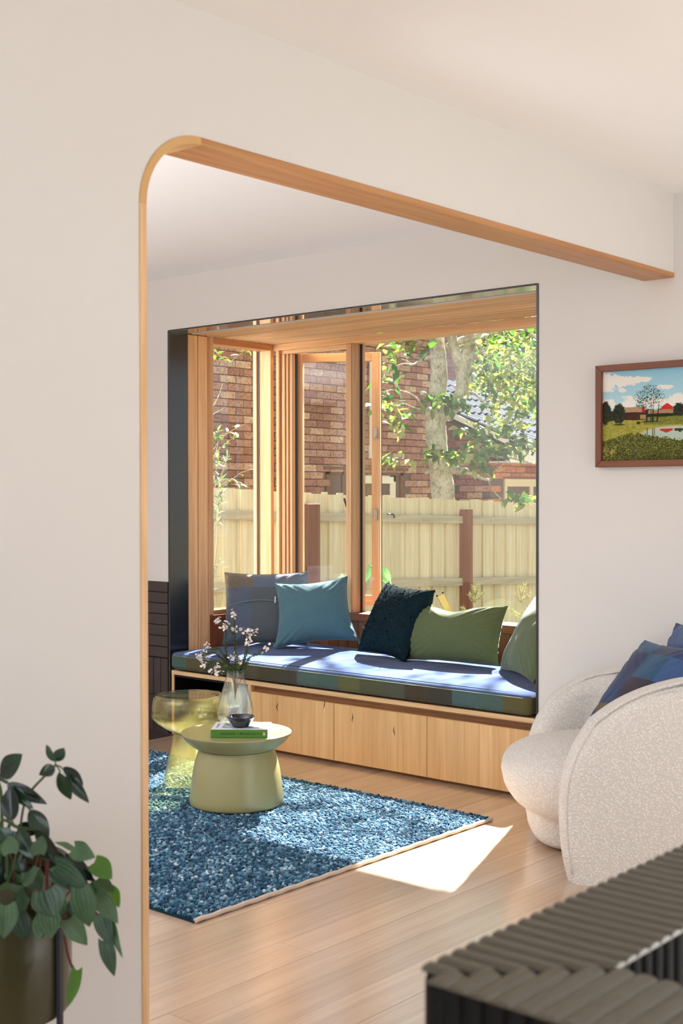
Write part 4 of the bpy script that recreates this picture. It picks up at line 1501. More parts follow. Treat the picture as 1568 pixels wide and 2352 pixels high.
STEMS = [
    ([(10, 2060), (40, 1950), (58, 1840), (105, 1780), (128, 1757)], 'g', .0022), ([(-20, 2050), (2, 1950), (3, 1830), (-5, 1790), (18, 1798)], 'g', .003),
    ([(20, 2050), (15, 1960), (20, 1900), (30, 1888)], 'g', .003), ([(-30, 2010), (0, 1890), (40, 1900), (80, 1905)], 'g', .003),
    ([(60, 1850), (66, 1856), (70, 1862)], 'g', .002), ([(128, 1757), (140, 1762), (152, 1775)], 'g', .0013), ([(128, 1757), (136, 1768), (138, 1778)], 'g', .0013),
    ([(128, 1757), (127, 1750), (128, 1740)], 'g', .0013), ([(40, 2070), (30, 1990), (24, 1958)], 'r', .0016), ([(70, 2090), (80, 2000), (90, 1960)], 'r', .0016),
    ([(110, 2060), (120, 2030), (145, 1990), (168, 1952)], 'r', .0020), ([(108, 2050), (108, 1990), (109, 1975)], 'r', .003), ([(150, 2060), (190, 2008), (214, 1985)], 'r', .0016),
    ([(160, 2070), (205, 2045), (246, 2027)], 'r', .0022), ([(-10, 2045), (20, 2052), (50, 2064), (40, 2078)], 'r', .0024), ([(95, 2060), (92, 2000), (94, 1970)], 'r', .0016),
    ([(145, 2100), (148, 2150), (158, 2200), (172, 2235)], 'r', .0022), ([(190, 2080), (225, 2100), (245, 2160)], 'r', .0018), ([(100, 2100), (105, 2070), (106, 2045)], 'r', .0016),
    ([(150, 2100), (175, 2070), (188, 2042)], 'r', .0016), ([(150, 2110), (200, 2090), (228, 2060)], 'r', .0016), ([(150, 2120), (220, 2100), (254, 2110)], 'r', .0016),
]
for pix, c, r in STEMS:
    pts = crom([at(x, y, PD + .02) for x, y in pix], 5)
    O('stem', MB().tube(pts, r, 6), STEM_R if c == 'r' else STEM_G, plant, smooth=60)

# ================================================================== RIBBED BLACK STAND IN THE NEAR CORNER
RBZ = .85
rx, ry, rw = 1.528, -3.613, .134
rlx, rly = .77, .92          # how far it runs along the two walls of the room
ribm = plain('ribs_rim_lit', (.060, .050, .030, 1), .32, .8, .05, 80)  # lightened copy: the sheen on the rim is put into the colour
sidem = plain('ribs_side_shaded', (.006, .0055, .005, 1), .6, .12)  # same finish, darkened for the shaded upright faces
rb = thing('ribbed_table', (rx + .38, ry + .45, 0), 'black ribbed hollow square table with a mitred reeded rim, near corner', 'table')
PW = .0221
O('core', MB().box(rx + .0135, rx + rw - .012, ry + .0135, ry + rly, .0, RBZ - .006).box(rx + rw - .0121, rx + rlx, ry + .012, ry + rw - .012, 0, RBZ - .006), M['black'], rb)


def half_round(L0, L1, w, n=6):
    """A reed along x from L0 to L1: rounded top, w wide."""
    return [(w / 2 * math.cos(math.pi * i / n), w / 2 * .46 * math.sin(math.pi * i / n)) for i in range(n + 1)]


prof = half_round(0, 1, PW * .97)
CR = .034                       # radius of the rounded outer corner


def corner_cut(d):
    return CR - math.sqrt(CR * CR - (CR - d) ** 2) if d < CR else 0.0


# reeds across the limb that runs away from the camera (their length runs along x), mitred at the corner
k = 0
y = ry + PW / 2
while y < ry + rly:
    xa, xb = rx, rx + rw
    d0 = max(0.0, (y - ry))
    xb_ = min(xb, rx + d0) if d0 < rw else xb
    xa += corner_cut(y - ry)
    if xb_ - xa > .012:
        q = [(yy + y, zz + RBZ - .005) for yy, zz in prof]
        O('reed', MB().prism(q, 0, xa + .002, xb_), ribm, rb, smooth=40)
    y += PW
    k += 1
x = rx + PW / 2
k = 0
while x < rx + rlx:
    ya, yb = ry, ry + rw
    d0 = x - rx
    yb_ = min(yb, ry + d0) if d0 < rw else yb
    ya += corner_cut(x - rx)
    if yb_ - ya > .012:
        q = [(xx + x, zz + RBZ - .005) for xx, zz in prof]
        O('reed', MB().prism(q, 1, ya + .002, yb_), ribm, rb, smooth=40)
    x += PW
    k += 1
# upright reeds on the outer and inner faces
def upright(cx, cy, nx, ny):
    t = np.array([-ny, nx])
    q = []
    for a, b in prof:
        p = np.array([cx, cy]) + t * a + np.array([nx, ny]) * b
        q.append((p[0], p[1]))
    O('upright_reed', MB().prism(q, 2, 0.0, RBZ - .0052), sidem, rb, smooth=40)


for a in (196, 225, 254):
    a = math.radians(a)
    upright(rx + CR + (CR - .011) * math.cos(a), ry + CR + (CR - .011) * math.sin(a), math.cos(a), math.sin(a))
x = rx + CR + PW / 2
while x < rx + rlx:
    upright(x, ry + .011, 0, -1)
    x += PW
y = ry + CR + PW / 2
while y < ry + rly:
    upright(rx + .011, y, -1, 0)
    y += PW
y = ry + rw + PW / 2
while y < ry + .6:
    upright(rx + rw - .011, y, 1, 0)
    y += PW

# ================================================================== OUTSIDE
struct('ground', MB().box(-40, 30, -30, 45, -.75, -.5), plain('garden_soil', lin(96, 88, 66), .95, .1, .4, 8))

# ---- paling fence
FNX = -4.8
fence = thing('fence', (FNX, 5.0, -.5), 'pale treated pine paling fence with weathered brown posts beyond the bay', 'fence')
pale = wood('treated_pine', lin(200, 188, 150), lin(232, 222, 190), 2, rough=.75, grain=.8, var=.16, spec=.2)
railm = wood('grey_pine_rail', lin(160, 152, 128), lin(198, 190, 164), 1, rough=.8, grain=.8, var=.1, spec=.2)
postm = wood('weathered_post', lin(104, 66, 50), lin(150, 106, 84), 2, rough=.85, grain=.7, var=.2, spec=.2)
ftop = lambda y: 1.281 - (y - 3.169) * .0315
y, k = 0.6, 0
while y < 9.2:
    w = random.uniform(.125, .140) if k % 2 == 0 else random.uniform(.060, .085)
    dx = -.017 * (k % 2)
    O('paling', MB().box(FNX - .016 + dx, FNX + dx, y, y + w, -.5, ftop(y) + random.uniform(-.012, .012)), pale, fence)
    y += w + .001
    k += 1
posts = [1.05, 3.20, 5.36, 7.5]
for py in posts:
    O('post', MB().box(FNX + .004, FNX + .106, py - (.115 if py == 3.20 else .035), py + .04, -.5, (1.119 if py > 4 else 1.188) + .0), postm, fence, bev=.004, segs=1)
pe = [.6] + posts + [9.2]
for a, b in zip(pe, pe[1:]):
    a2, b2 = a + .041, b - (.116 if b == 3.20 else .036)
    for z0, s, h in ((1.080, -.029, .034), (.516, -.039, .036)):
        za, zb = z0 + (a2 - 3.33) * s, z0 + (b2 - 3.33) * s
        O('rail', MB().prism([(a2, za - h), (b2, zb - h), (b2, zb + h), (a2, za + h)], 0, FNX + .003, FNX + .042), railm, fence)
hook = [on(890, 1181, 0, FNX + .05), on(899, 1180, 0, FNX + .055), on(905, 1184, 0, FNX + .06), on(905, 1190, 0, FNX + .055)]
O('nail', MB().tube(crom(hook, 4), .006, 6), M['gasket'], fence, smooth=60)

# ---- brick house over the fence
HX = -7.762
house = thing('brick_house', (HX - 2, 7, -.5), 'two-storey brown brick house behind the fence, curtained window low in its wall', 'house')
mortar = plain('mortar', lin(116, 98, 90), .95, .1)


def brickmat(name, stops):
    t = NT(name)
    oi = t.n('ShaderNodeObjectInfo')
    nz = t.n('ShaderNodeTexNoise', i_Scale=14.0, i_Detail=5.0, i_Roughness=.7)
    t.l(t.coord(rnd=31.0), nz.inputs[0])
    n2 = t.n('ShaderNodeTexVoronoi', i_Scale=42.0)
    t.l(t.coord(rnd=31.0), n2.inputs[0])
    f = t.math('ADD', t.math('MULTIPLY', oi.outputs['Random'], .55), t.math('MULTIPLY', nz.outputs[0], .55))
    c = t.ramp(f, stops)
    sp = t.ramp(n2.outputs['Distance'], [(.20, (.34, .28, .28, 1)), (.42, (1, 1, 1, 1))])
    c = t.mix(.9, c, sp, 'MULTIPLY')
    t.l(c, t.b.inputs['Base Color'])
    t.set(Roughness=.85)
    t.b.inputs['Specular IOR Level'].default_value = .2
    t.bump(nz.outputs[0], .4, .01)
    return t.m


bm1 = brickmat('brown_brick', [(.15, lin(126, 84, 74)), (.42, lin(162, 116, 102)), (.65, lin(182, 140, 122)), (.9, lin(212, 180, 152))])
bm2 = brickmat('orange_brick', [(.15, lin(146, 82, 54)), (.5, lin(196, 124, 82)), (.95, lin(220, 158, 112))])
BRL, BRH, BRD = .230, .076, .03
one = mesh_of('brick', MB().box(-.015, .015, -.115, .115, 0, BRH), None, bev=.003, segs=1)
one2 = mesh_of('brick_across', MB().box(-.115, .115, -.015, .015, 0, BRH), None, bev=.003, segs=1)
one_b, one_o = one.copy(), one.copy()
one_b.materials.append(bm1)
one_o.materials.append(bm2)
two_b = one2.copy()
two_b.materials.append(bm1)
YC = float(on(1125, 1100, 0, -7.2)[1])       # corner of the low wing
HY1 = 8.95
O('wall', MB().box(HX - .25, HX - .006, 2.4, HY1, -.5, 4.6).box(HX - .25, HX - .006, HY1, YC, -.5, 2.5), mortar, house)
wy0, wy1, wz0, wz1 = 6.77, 8.24, .55, 1.545
VIEW = [(490, 800, 578, 1128), (693, 826, 794, 1136), (831, 770, 990, 1142)]


def seen(p, views=VIEW):
    a, b = proj(p)
    return any(x0 - 12 < a < x1 + 12 and y0 - 8 < b < y1 + 8 for x0, y0, x1, y1 in views)


front_bricks, rest = [], MB()
z, r = .93, 0
while z < 4.5:
    y = 2.4 + (.12 if r % 2 else 0)
    while y < YC - .12:
        yc = y + .115
        ok = not (wy0 - .05 < yc < wy1 + .05 and wz0 < z + .04 < wz1 + .02) and (yc < HY1 - .1 or z < 2.35)
        if ok:
            jx = random.uniform(-.002, .003)
            p = (HX + .0 + jx, yc, z)
            if seen(p) and len(front_bricks) < 296:
                front_bricks.append(p)
            else:
                rest.box(p[0] - .015, p[0] + .015, yc - .115, yc + .115, z, z + BRH)
        y += .24
    z += .086
    r += 1
for p in front_bricks:
    inst('brick', one_b, p, house)
O('brickwork', rest, bm1, house, kind='stuff')
# soldier of brown timber over the window, the window itself
brown = plain('brown_timber', lin(120, 82, 62), .6, .3)
cream_p = plain('cream_paint', lin(226, 218, 198), .5, .4)
O('lintel', MB().box(HX - .02, HX + .03, wy0 - .06, wy1 + .08, wz1 + .012, wz1 + .05), brown, house)
wn = O('window_frame', MB().box(HX - .05, HX + .012, wy0, wy0 + .06, wz0, wz1).box(HX - .05, HX + .012, wy1 - .06, wy1, wz0, wz1).box(HX - .05, HX + .012, wy0, wy1, wz1 - .045, wz1)
       .box(HX - .05, HX + .012, 7.28, 7.34, wz0, wz1).box(HX - .05, HX + .012, 7.05, 7.08, wz0, wz1), brown, house)
O('sash', MB().box(HX - .045, HX + .004, 7.40, 7.47, wz0, wz1 - .05).box(HX - .045, HX + .004, 7.98, 8.09, wz0, wz1 - .05).box(HX - .045, HX + .004, 7.40, 8.09, wz1 - .125, wz1 - .05), cream_p, wn)
O('blind_box', MB().box(HX - .04, HX + .02, 7.44, 8.03, wz1 - .15, wz1 - .065), plain('blind_cream', lin(232, 226, 208), .6), wn)
lace = NT('lace')
ln = lace.n('ShaderNodeTexVoronoi', i_Scale=26.0)
lace.l(lace.coord(), ln.inputs[0])
lace.l(lace.ramp(ln.outputs['Distance'], [(.25, lin(232, 230, 220)), (.45, lin(120, 118, 104))]), lace.b.inputs['Base Color'])
O('curtain', MB().grid(np.array([[(HX - .10 + .008 * math.sin(i * 1.1), 7.36 + i * .012, zz) for zz in (wz0, wz1)] for i in range(52)])), lace.m, wn)
O('curtain', MB().grid(np.array([[(HX - .10 + .012 * math.sin(i * 1.9), 6.84 + i * .010, zz) for zz in (wz0, wz1)] for i in range(46)])), plain('pale_curtain', lin(196, 204, 200), .8, .1), wn)
O('pane', MB().box(HX - .03, HX - .027, wy0 + .05, wy1 - .05, wz0, wz1 - .04), M['glass'], wn)
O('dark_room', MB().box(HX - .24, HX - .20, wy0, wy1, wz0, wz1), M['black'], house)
O('downpipe', MB().tube([(HX + .05, 7.56, 1.80), (HX + .05, 7.56, 3.0)], .032, 10).tube([(HX + .05, 7.56, 1.70), (HX + .05, 7.56, 1.86)], .042, 10), plain('white_pipe', lin(236, 236, 232), .5), house, smooth=50)

# ---- the low wing with its tiled roof
WX = -7.20
wing = thing('brick_wing', (WX - 2, YC + 3, -.5), 'low orange brick wing with a dark tiled roof behind the tree', 'house')
O('wall', MB().box(HX - .2, WX - .006, YC + .006, YC + 6, -.5, 2.05), mortar, wing)
e0, e1 = on(1165, 1012, 1, YC - .25), on(1040, 953, 1, YC - .25)     # verge: eave end, and higher up the slope
slope = (e1[2] - e0[2]) / (e0[0] - e1[0])
EX, EZ = float(e0[0]), float(e0[2])
soff = EZ - .16
# front bricks (face +x), with the screened window left out
s0 = on(1157, 1100, 0, WX)
sy0, sz1 = float(s0[1]), float(s0[2])
sy1 = sy0 + 1.1
z, r = .95, 0
while z < soff - .05:
    y = YC + (.12 if r % 2 else 0)
    while y < YC + 3.0:
        if not (y + .23 > sy0 and y < sy1 and z < sz1):
            inst('brick', one_o, (WX, y + .115, z), wing)
        y += .24
    z += .086
    r += 1
z, r = .95, 0
while z < 2.6:
    x = WX - .125 - (.12 if r % 2 else 0)
    while x > HX:
        if z < EZ + (EX - x) * slope - .2:
            inst('brick', two_b, (x, YC, z), wing)
        x -= .24
    z += .086
    r += 1
O('gable', MB().prism([(HX - .6, soff - .02), (WX - .01, soff - .02), (WX - .01, EZ + (EX - WX) * slope - .12), (HX - .6, EZ + (EX - HX + .6) * slope - .12)], 1, YC + .006, YC + .1), mortar, wing)
white_f = plain('white_fascia', lin(234, 232, 226), .5, .4)
slate = plain('dark_roof_tile', lin(66, 72, 84), .55, .004, .2, 40)
RY0_, RY1_ = YC - .25, YC + 5.5
nrm = np.array([slope, 0, 1.0]) / math.hypot(slope, 1)
dn_ = np.array([1.0, 0, -slope]) / math.hypot(slope, 1)
O('roof_deck', MB().prism([(EX, EZ - .03), (EX - 2.3, EZ - .03 + 2.3 * slope), (EX - 2.3, EZ - .10 + 2.3 * slope), (EX, EZ - .10)], 1, RY0_ + .02, RY1_), M['gasket'], wing)
# fix the order of the deck's section for an x-z outline
O('barge_board', MB().prism([(EX + .03, EZ - .055), (EX + .03, EZ + .02), (EX - 2.3, EZ + .02 + 2.33 * slope), (EX - 2.3, EZ - .055 + 2.33 * slope)], 1, RY0_ - .03, RY0_), white_f, wing)
O('gutter', MB().prism([(EX - .01, EZ - .09), (EX + .10, EZ - .09), (EX + .115, EZ + .015), (EX + .10, EZ + .015), (EX + .09, EZ - .07), (EX - .01, EZ - .07)], 1, RY0_ - .03, RY1_), plain('grey_gutter', lin(140, 158, 160), .4, .5), wing)
O('fascia', MB().box(EX - .03, EX - .01, RY0_, RY1_, EZ - .27, EZ - .02), white_f, wing)
O('soffit', MB().box(WX - .02, EX - .03, RY0_, RY1_, EZ - .275, EZ - .26), white_f, wing)
tw, tl = .30, .315
tp = np.zeros((13, 5, 3))
for i in range(13):
    for j in range(5):
        a = i / 12
        tp[i, j] = ((a - .5) * tw, j / 4 * (tl + .05), .030 * (math.sin(a * 4 * math.pi - .6) * .5 + .5))
tv = []
mbt = MB()
for sgn, off in ((1, .012), (-1, 0)):
    P = tp.copy()
    P[..., 2] += off
    Q = np.zeros_like(P)
    Q[..., :] = P[..., 1:2] * dn_ + P[..., 0:1] * np.array([0, 1.0, 0]) + P[..., 2:3] * nrm
    mbt.grid(Q if sgn > 0 else Q[::-1])
Qe = np.stack([mbt.v[i * 5 + 4] for i in range(13)]), np.stack([mbt.v[65 + i * 5 + 4] for i in range(13)])[::-1]
mbt.grid(np.stack(Qe))
tile_me = mesh_of('roof_tile', mbt, slate, smooth=50)
for rr in range(8):
    for cc in range(int((RY1_ - RY0_) / tw)):
        up_s = (rr + 1) * tl
        base = np.array([EX + .04, RY0_ + (cc + .5) * tw, EZ]) - dn_ * up_s + nrm * (.004 + .0)
        if rr < 13 and cc < 17:
            inst('roof_tile', tile_me, base + nrm * random.uniform(0, .004), wing, rot=(0, -.06, 0))
# security screen with lattice
scr = O('screen_frame', MB().box(WX - .01, WX + .02, sy0, sy0 + .05, .4, sz1).box(WX - .01, WX + .02, sy1 - .05, sy1, .4, sz1).box(WX - .01, WX + .02, sy0 + .05, sy1 - .05, sz1 - .10, sz1)
        .box(WX - .01, WX + .02, sy0 + .62, sy0 + .69, .4, sz1 - .1), plain('cream_metal', lin(224, 206, 164), .4, .5), wing)
lat = MB()
for i in range(12):
    yy = sy0 + .06 + i * .105
    for sgn in (1, -1):
        pts = []
        for j in range(17):
            zz = .45 + j * .045
            if zz > sz1 - .10:
                break
            pts.append((WX + .008 + .004 * sgn, yy + sgn * .026 * (1 if j % 4 in (0, 3) else -1), zz))
        lat.tube(pts, .006, 4)
O('lattice', lat, bpy.data.materials['cream_metal'], scr)
O('dark_opening', MB().box(WX - .05, WX - .012, sy0, sy1, .4, sz1), plain('dim_glass', lin(76, 72, 58), .3, .5), wing)
O('lintel', MB().box(WX - .02, WX + .03, sy0 - .05, sy1, sz1 + .01, sz1 + .03), brown, wing)

# ---- a paler brick house far behind the leaves
far = at(1160, 900, 27)
bt2 = NT('far_brick')
br = bt2.n('ShaderNodeTexBrick')
br.inputs['Color1'].default_value = lin(164, 134, 136)
br.inputs['Color2'].default_value = lin(148, 118, 122)
br.inputs['Mortar'].default_value = lin(126, 106, 110)
br.inputs['Scale'].default_value = 1.0
br.inputs['Brick Width'].default_value = .24
br.inputs['Row Height'].default_value = .086
br.inputs['Mortar Size'].default_value = .006
cbv = bt2.n('ShaderNodeCombineXYZ')
spv = bt2.n('ShaderNodeSeparateXYZ')
bt2.l(bt2.coord(), spv.inputs[0])
bt2.l(bt2.math('ADD', spv.outputs[1], spv.outputs[0]), cbv.inputs[0])
bt2.l(spv.outputs[2], cbv.inputs[1])
bt2.l(cbv.outputs[0], br.inputs[0])
bt2.l(br.outputs[0], bt2.b.inputs['Base Color'])
bt2.set(Roughness=.9)
fh = thing('far_house', (far[0], far[1], -.5), 'pinkish brick house farthest back, glimpsed between the leaves of the tree', 'house')
O('wall', MB().box(far[0] - 6, far[0], far[1] - 3.2, far[1] + 12, -.5, 6.0), bt2.m, fh)
O('roof', MB().prism([(far[0] - 6.4, 6.01), (far[0] + .4, 6.01), (far[0] - 3.0, 7.8)], 1, far[1] - 3.6, far[1] + 12.5), slate, fh)
O('window', MB().box(far[0] - .02, far[0] + .03, far[1] + 1, far[1] + 2.6, 1.6, 3.0), M['gasket'], fh)

# ---- the tree behind the fence
bark = NT('grey_bark')
b1 = bark.n('ShaderNodeTexNoise', i_Scale=9.0, i_Detail=6.0, i_Roughness=.7)
bark.l(bark.coord(), b1.inputs[0])
b2 = bark.n('ShaderNodeTexNoise', i_Scale=60.0, i_Detail=3.0)
bark.l(bark.coord((1, 1, .5)), b2.inputs[0])
c = bark.ramp(b1.outputs[0], [(.28, lin(128, 116, 92)), (.5, lin(188, 182, 162)), (.72, lin(214, 212, 198))])
c = bark.mix(.6, c, bark.ramp(b2.outputs[0], [(.36, (.5, .45, .38, 1)), (.52, (1, 1, 1, 1))]), 'MULTIPLY')
bark.l(c, bark.b.inputs['Base Color'])
bark.set(Roughness=.85)
bark.bump(b2.outputs[0], .6, .02)
TD = 12.2
tb0 = at(1022, 1300, TD)
tree = thing('tree', (tb0[0], tb0[1], -.5), 'pale-barked forked tree with yellow green leaves behind the fence', 'tree')


def limb(name, pix, px_w, dd=None, nrm=10, sub=5):
    pts = [at(a, b, TD + (dd[i] if dd else 0)) for i, (a, b) in enumerate(pix)]
    rr = np.array(px_w) * TD / FPX / 2
    P = crom(pts, sub)
    R_ = [float(np.interp(i / sub, range(len(rr)), rr)) * random.uniform(.95, 1.06) for i in range(len(P))]
    return O(name, MB().tube(P, R_, nrm), bark.m, tree, smooth=180), P


limb('trunk', [(1026, 1560), (1024, 1300), (1017, 1140), (1011, 1080), (1003, 1020), (999, 960), (1002, 930)], [70, 62, 54, 50, 48, 46, 44], nrm=20)
limb('trunk', [(1000, 985), (1003, 920), (1008, 860), (1004, 800), (998, 740), (985, 640)], [46, 42, 38, 36, 34, 28], nrm=16)
limb('trunk', [(1012, 960), (1050, 915), (1060, 880), (1052, 830), (1040, 790), (1034, 740), (1020, 640)], [30, 26, 25, 24, 22, 20, 18], [.0, -.1, -.1, -.1, -.15, -.2, -.2], nrm=14)
limb('trunk', [(1025, 960), (1066, 905), (1068, 860), (1074, 815), (1082, 775), (1095, 700)], [24, 24, 26, 25, 24, 20], [0, .1, .1, .1, .1, .1], nrm=14)
limb('bough', [(1025, 800), (1060, 782), (1100, 772), (1150, 760)], [20, 17, 14, 11], [-.1, -.1, -.1, -.1])
limb('bough', [(1040, 810), (1065, 795), (1090, 785)], [17, 15, 12], [-.1, 0, .1])
limb('bough', [(1085, 785), (1105, 800), (1118, 825), (1130, 850), (1160, 865)], [9, 8, 7, 6, 3], [.1, 0, -.1, -.2, -.2])
limb('bough', [(1110, 760), (1120, 790), (1126, 830), (1128, 870), (1132, 890)], [6, 5, 4, 4, 2], [-.3, -.3, -.3, -.3, -.3])
limb('bough', [(1195, 745), (1212, 762), (1230, 782)], [10, 10, 9], [-.4, -.4, -.4])
limb('bough', [(1170, 850), (1190, 832), (1228, 812)], [3, 4, 5], [-.3, -.3, -.3])
limb('bough', [(1045, 888), (1090, 905), (1110, 920), (1130, 905)], [10, 7, 5, 3], [0, -.2, -.3, -.3])
limb('bough', [(1012, 818), (980, 822), (958, 833), (945, 838), (925, 836), (885, 850)], [9, 7, 6, 5, 3, 2], [-.1, -.2, -.3, -.4, -.5, -.6])
limb('bough', [(945, 838), (935, 830), (920, 824)], [4, 3, 2], [-.4, -.4, -.4])
limb('bough', [(890, 850), (902, 868), (915, 893), (922, 920), (926, 945)], [2, 2.5, 3, 2.5, 2], [-.5, -.5, -.5, -.5, -.5])
limb('bough', [(968, 932), (955, 913), (930, 900), (898, 896), (870, 902)], [5, 4, 4, 3, 2], [-.2, -.3, -.4, -.5, -.5])
limb('bough', [(985, 945), (950, 936), (920, 928), (905, 955)], [4, 3, 3, 2], [-.2, -.3, -.4, -.4])
limb('bough', [(1035, 1076), (1055, 1081), (1070, 1082), (1085, 1090), (1110, 1100), (1128, 1102)], [24, 20, 15, 8, 7, 6], [0, -.1, -.2, -.2, -.2, -.2])
limb('bough', [(985, 1083), (1005, 1078), (1030, 1070), (1060, 1066), (1095, 1052), (1105, 1046)], [4, 5, 5, 5, 4, 3], [-.3, -.35, -.35, -.35, -.4, -.4])
limb('bough', [(1075, 1060), (1100, 1045), (1130, 1048), (1160, 1050), (1190, 1056), (1228, 1066)], [9, 7, 5, 4, 4, 3], [-.3, -.35, -.4, -.4, -.4, -.4])
limb('bough', [(1120, 1100), (1128, 1120), (1142, 1138), (1162, 1152)], [3, 3, 3, 2], [-.2, -.3, -.3, -.3])
limb('bough', [(1125, 1090), (1150, 1070), (1175, 1050)], [2, 2.5, 2], [-.4, -.4, -.4])
for _ in range(16):      # pale twigs among the leaves at the right of the pane
    a0_, b0_ = random.uniform(1090, 1200), random.uniform(770, 900)
    da, db = random.uniform(18, 50), random.uniform(-35, 45)
    dq = random.uniform(-.7, .5)
    limb('twig', [(a0_, b0_), (a0_ + da * .5, b0_ + db * .5 + random.uniform(-8, 8)), (a0_ + da, b0_ + db)], [random.uniform(2.5, 5), 2.5, 1.2], [dq, dq, dq], nrm=6, sub=4)
limb('stub', [(995, 1078), (984, 1083), (978, 1086)], [13, 9, 8], [0, -.15, -.2])
limb('stub', [(982, 912), (974, 905), (968, 903)], [14, 11, 10], [0, -.1, -.15])
kn = at(1005, 842, TD - .085)
O('knot', MB().lathe([(0, 0), (.02, 0), (.028, .012), (.034, .03), (.045, .032), (.052, .02), (.056, -.01)], 20, (0, 0, 0)), bark.m, tree, local=True, smooth=60)
ko = tree.children[-1]
ko.location = Vector(kn) - tree.location
ko.rotation_euler = Vector(-FW).to_track_quat('Z', 'Y').to_euler()
kc = at(1005, 843, TD - .105)
O('knot_hole', MB().lathe([(0, .003), (.022, .003), (.024, 0), (0, -.002)], 16, tuple(kc)), M['black'], tree, smooth=60)
bpy.context.view_layer.update()

LG = leafmat('tree_leaf', lin(62, 98, 54), lin(112, 140, 80), .35, .32)
LY = leafmat('tree_leaf_yellow', lin(126, 136, 76), lin(176, 180, 118), .4, .32)


def leaf_mesh(name, L, W, mat, fold=.12):
    P = leaf_grid((0, 0, 0), (L, 0, 0), W, 'ell', (0, 0, 1), curl=.12, fold=fold, n=7, m=3)
    return mesh_of(name, MB().grid(P), mat, smooth=180)


lms = [leaf_mesh('leaf', .115, .058, LG), leaf_mesh('leaf_yellow', .110, .055, LY), leaf_mesh('leaf_small', .085, .042, LG)]
CL = [(915, 800, 40, 22, 20, -.7), (955, 795, 40, 18, 20, -.6), (890, 830, 20, 22, 9, -.8), (885, 870, 22, 18, 9, -.8), (905, 862, 14, 6, 4, -.7), (890, 925, 30, 30, 26, -.7),
      (930, 950, 20, 18, 12, -.6), (905, 975, 22, 12, 8, -.6), (1005, 915, 26, 12, 20, -.35), (1030, 925, 34, 18, 44, -.4), (1055, 930, 26, 22, 26, -.45), (985, 925, 14, 8, 8, -.4),
      (1000, 1040, 30, 14, 34, -.45), (975, 1045, 20, 12, 12, -.5), (905, 1045, 26, 10, 10, -.8), (890, 1060, 14, 10, 5, -.8), (1040, 1050, 30, 14, 26, -.5), (1075, 1035, 26, 14, 26, -.5),
      (1120, 1035, 26, 16, 34, -.5), (1155, 1030, 26, 16, 34, -.5), (1190, 1015, 26, 20, 28, -.5), (1215, 1030, 14, 20, 14, -.5), (1090, 1000, 20, 16, 12, -.4), (1060, 985, 16, 10, 8, -.4),
      (1115, 980, 30, 10, 12, -.5), (1160, 985, 26, 12, 14, -.5), (1190, 975, 24, 10, 10, -.5), (1090, 1065, 30, 14, 18, -.5), (1110, 1078, 24, 10, 14, -.4), (1185, 1142, 26, 6, 14, -.9), (1215, 1150, 16, 10, 10, -.9),
      (1210, 925, 16, 8, 5, -.9)]
leaf_pts = []
for cx, cy, sx, sy, cnt, dd in CL:
    for _ in range(cnt):
        a, b = random.gauss(cx, sx * .55), random.gauss(cy, sy * .55)
        leaf_pts.append((a, b, TD + dd + random.uniform(-.25, .25)))
random.shuffle(leaf_pts)


def leaf_rot():
    return (random.gauss(0, .55), random.gauss(.35, .55), random.uniform(0, 2 * math.pi))


for a, b, d in leaf_pts[:298]:
    m = lms[random.choices((0, 1, 2), (6, 3, 3))[0]]
    s = random.uniform(.75, 1.2)
    inst('leaf', m, at(a, b, d), tree, leaf_rot(), (s, s, s))


def leaf_cloud(pts, L, mats, name, parent, kindmix=(.6, .4), spread=.55):
    """Many leaves joined into one mesh, one per colour."""
    for mi, mat in enumerate(mats):
        mb = MB()
        for p in pts:
            if (hash((round(p[0], 4), round(p[1], 4))) % 1000) / 1000 < kindmix[0]:
                if mi == 1:
                    continue
            elif mi == 0:
                continue
            R = Euler((random.gauss(0, spread), random.gauss(.35, spread), random.uniform(0, 6.283))).to_matrix()
            l = L * random.uniform(.75, 1.25)
            w = l * .26
            q = [Vector((0, 0, 0)), Vector((l * .4, w, .1 * l)), Vector((l, 0, -.12 * l)), Vector((l * .4, -w, .1 * l)), Vector((l * .42, 0, 0))]
            q = [tuple(R @ v + Vector(p)) for v in q]
            mb.add(q, [(0, 4, 1), (1, 4, 2), (2, 4, 3), (3, 4, 0)])
        O(name, mb, mat, parent, smooth=180, kind='stuff')


pts = [at(a, b, d) for a, b, d in leaf_pts[298:]]
for _ in range(1900):        # the thick of leaves at the right of the pane
    a, b = random.uniform(1085, 1260), random.gauss(835, 60)
    if b > 975 or (a < 1110 and b > 900):
        continue
    if random.random() < np.clip((a - 1070) / 60, .1, 1):
        pts.append(at(a, b, TD + random.uniform(-.6, 3.6)))
leaf_cloud(pts, .115, (LG, LY), 'foliage', tree, (.45, .55))
# the crown above, which dapples the sun that reaches the seat and the rug
pts = []
cc = np.array([-3.95, 6.6, 6.5])
cl = [cc + RNG.normal(0, 1, 3) * np.array([1.25, 1.0, .8]) for _ in range(46)]
while len(pts) < 820:
    c0_ = cl[random.randrange(len(cl))]
    p = c0_ + RNG.normal(0, .36, 3)
    pts.append(p)
leaf_cloud(pts, .13, (LG, LY), 'crown', tree, (.7, .3))
for k in range(7):
    q = cl[k * 6]
    s = at(995, 700, TD)
    O('bough', MB().tube(crom([s, (s + q) / 2 + np.array([0, 0, .5]), q], 5), [.06, .055, .05, .045, .04, .035, .03, .026, .022, .016, .01], 6), bark.m, tree, smooth=180)

